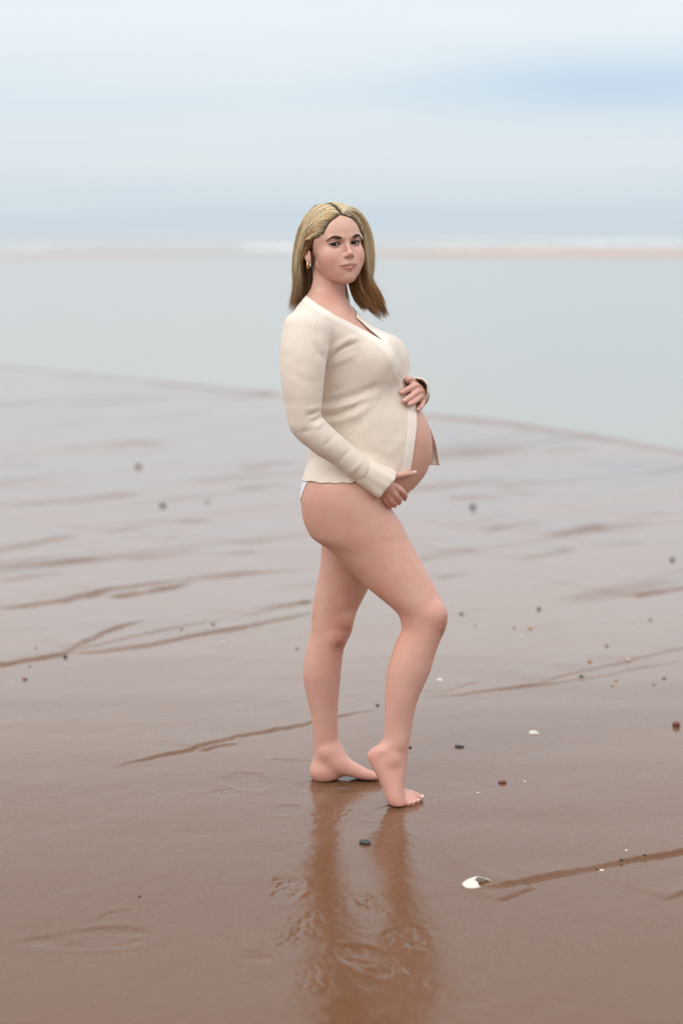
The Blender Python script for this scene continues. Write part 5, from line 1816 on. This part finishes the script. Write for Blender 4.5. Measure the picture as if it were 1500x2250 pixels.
PEBBLES = [  # photo px, row, half width px, colour, label
    (1009, 1641, 10.5, 'dark grey', 'flat dark grey pebble right of the raised heel', .36),
    (803, 1852, 12, 'dark grey', 'dark grey pebble in the wet reflection below the raised foot', .55),
    (1103, 1720, 9.5, 'red brown', 'small knobbly red brown pebble right of the toes', .5),
    (1485, 1594, 11, 'red brown', 'round red pebble at the right edge of the picture', .75),
    (901, 1643, 4, 'black', 'tiny black pebble just behind the raised ankle', .7),
    (829, 1550, 4, 'black', 'tiny black pebble between the two shins', .7),
    (1014, 1349, 7, 'black', 'flat black pebble level with the bent knee', .5),
    (1183, 1338, 6.5, 'brown', 'round dark brown pebble right of the black one at knee height', .8),
    (1043, 1374, 3.5, 'brown', 'tiny brown pebble below the flat black one', .6),
    (1129, 1379, 4, 'brown', 'left of two small brown pebbles lying side by side at knee height', .6),
    (1164, 1381, 6.5, 'ochre', 'right of two small brown pebbles lying side by side at knee height', .5),
    (1332, 1422, 5, 'red brown', 'small red pebble above the washed ridge at right', .6),
    (1295, 1457, 6, 'ochre', 'ochre pebble above the washed ridge at right', .75),
    (1277, 1488, 7, 'green grey', 'greenish pebble sitting in the washed ridge at right', .6),
    (1380, 1453, 5.5, 'pale', 'pale speckled pebble above the washed ridge at right', .6),
    (1352, 1495, 6, 'ochre', 'flat tan pebble below the washed ridge', .5),
    (1344, 1507, 4.5, 'ochre', 'small tan pebble under the flat tan one', .5),
    (1458, 1491, 6, 'grey', 'grey pebble near the right edge below the washed ridge', .6),
    (1435, 1505, 4, 'brown', 'tiny brown pebble left of the grey one by the right edge', .6),
    (1428, 1363, 4.5, 'brown', 'tiny brown pebble high on the right sand', .6),
    (1476, 1228, 7, 'dark grey', 'blurred dark pebble by the right edge at thigh height', .9),
    (1038, 1116, 9, 'dark grey', 'blurred dark grey pebble right of the lower belly', .8),
    (304, 1026, 8, 'brown', 'blurred brown pebble far left on the wet flat', .8),
    (358, 1112, 8.5, 'dark grey', 'blurred dark grey pebble left of the hips', .8),
    (456, 1102, 6, 'grey', 'faint grey pebble nearer the hips than the dark one', .7),
    (468, 1374, 5.5, 'red brown', 'red brown pebble left of the straight knee', .7),
    (399, 1386, 4, 'brown', 'tiny brown pebble left of the red brown one', .6),
    (653, 1424, 5, 'ochre', 'ochre pebble just left of the straight shin', .6),
    (489, 1413, 5.5, 'pale', 'pale chip below the washed ridge at left', .5),
    (144, 1444, 6, 'dark grey', 'dark pebble in the washed ridge at far left', .75),
    (80, 1427, 4.5, 'ochre', 'tiny ochre pebble above the ridge at far left', .6),
    (55, 1493, 6.5, 'red brown', 'red brown pebble below the ridge at far left', .6),
    (66, 1465, 4, 'brown', 'tiny brown pebble just under the far left ridge', .6),
    (307, 1969, 3.5, 'black', 'tiny black speck of stone above the old footprint', .6),
    (1364, 1893, 4.5, 'dark grey', 'small dark stone lying in the near washed step', .6),
    (1415, 1884, 4, 'black', 'tiny black stone in the near washed step by the right edge', .6),
    (1310, 1908, 3.5, 'brown', 'tiny brown stone at the foot of the near washed step', .6)]

def build_pebbles():
    for i, (px, row, hw, col, lab, flat) in enumerate(PEBBLES):
        p = gpt(px, row + hw * flat * .35)
        hw = hw * (1 if row > 1530 else .80)
        size = hw * math.hypot(p[1], CAM_Z) / FPX
        me = stone_mesh('pebble', 100 + i, size, flat)
        o = new_obj('pebble', me, stone_mat(col))
        o.location = (p[0], p[1], ground_z(p[0], p[1]) + size * flat * .45)
        o.rotation_euler = (0, 0, random.uniform(-.5, .5))
        tag(o, lab, 'pebble', 'pebbles strewn over the wet sand')

build_pebbles()

def shell_mat():
    m, nt, b = principled('shell_lime', (0.72, 0.64, 0.52), 0.35, 0.5)
    co = obj_coord(nt)
    w = N(nt, 'ShaderNodeTexWave', wave_type='RINGS'); w.inputs['Scale'].default_value = 60; w.inputs['Distortion'].default_value = 3
    L(nt, co, w.inputs[0])
    n = noise_node(nt, 60, 4, .6, co)
    c = mix_rgb(nt, math_node(nt, 'MULTIPLY', w.outputs[1], .35), (0.76, 0.71, 0.62), (0.62, 0.46, 0.30))
    L(nt, mix_rgb(nt, math_node(nt, 'MULTIPLY', n, .4), c, (0.66, 0.64, 0.60)), b.inputs['Base Color'])
    return m

def shell_piece(name, px, row, wid, keep, rz, tilt, label, dome=.42, bite=None):
    """a domed valve with growth rings, its rim broken along keep(angle, radius)"""
    p = gpt(px, row)
    r = wid * math.hypot(p[1], CAM_Z) / FPX
    nu, nv = 60, 14
    V, F, idx = [], [], {}
    for i in range(nu):
        a = i / nu * 2 * math.pi
        rmax = keep(a)
        for j in range(nv + 1):
            q = j / nv * rmax
            x, y = q * math.cos(a), q * math.sin(a) * .74
            z = dome * (1 - q * q) + .012 * math.sin(q * 34) * q
            V.append((x * r, y * r, z * r))
    for i in range(nu):
        for j in range(nv):
            a, b = i * (nv + 1) + j, ((i + 1) % nu) * (nv + 1) + j
            F.append((a, b, b + 1, a + 1))
    V = np.array(V)
    T = np.array([t for f in F for t in ((f[0], f[1], f[2]), (f[0], f[2], f[3]))])
    nrm = normals(V, T)
    if nrm[:, 2].mean() < 0:
        T = T[:, ::-1]
    if bite is not None:
        cx, cy, cr = bite
        an = np.arctan2(V[:, 1] / r - cy, V[:, 0] / r - cx)
        V, T = clip_mesh(V, T, cr * (1 + .10 * np.sin(5 * an) + .07 * np.sin(11 * an + 1)) - np.hypot(V[:, 0] / r - cx, V[:, 1] / r - cy))
    V2, F2 = shell(V, T, r * .05)
    me = mesh_from(name, V2, F2)
    o = new_obj(name, me, MAT['shell'])
    o.rotation_euler = (tilt[0], tilt[1], rz)
    o.location = (p[0], p[1], ground_z(p[0], p[1]) + r * .06)
    tag(o, label, 'shell')
    return o

MAT['shell'] = shell_mat()
def rnd_rim(seed, base=1.0, amp=.08):
    rng = np.random.default_rng(seed); ph = rng.uniform(0, 6.28, 5)
    return lambda a: base + amp * sum(math.sin((k + 2) * a + ph[k]) / (k + 1) for k in range(5))
shell_piece('seashell', 1047, 1946, 33, rnd_rim(2, 1.0, .03), .30, (.12, -.05), 'large broken white shell at the start of the near washed step', .40, (.50, -.34, .66))
shell_piece('seashell', 1172, 1612, 11, rnd_rim(3), -.1, (.35, .1), 'small cream shell right of the dark pebble on open sand', .5)
shell_piece('seashell', 966, 1496, 6.5, rnd_rim(4), .2, (.1, .1), 'white shell chip just right of the bent shin', .35)
shell_piece('seashell', 1049, 1744, 4, rnd_rim(5), .6, (.1, .2), 'tiny white shell fragment right of the toes', .3)
shell_piece('seashell', 1152, 1718, 3.5, rnd_rim(6), 0, (.1, .2), 'tiny white shell sliver right of the knobbly red pebble', .3)
shell_piece('seashell', 1375, 1872, 4, rnd_rim(7), .3, (.1, .1), 'tiny white shell speck above the near washed step', .3)
shell_piece('seashell', 1322, 1912, 6, rnd_rim(8), .9, (.2, .1), 'small pale shell fragment lying in the near washed step', .3)
shell_piece('seashell', 1145, 1398, 4, rnd_rim(9), .9, (.2, .1), 'tiny white shell speck under the pair of small pebbles', .3)
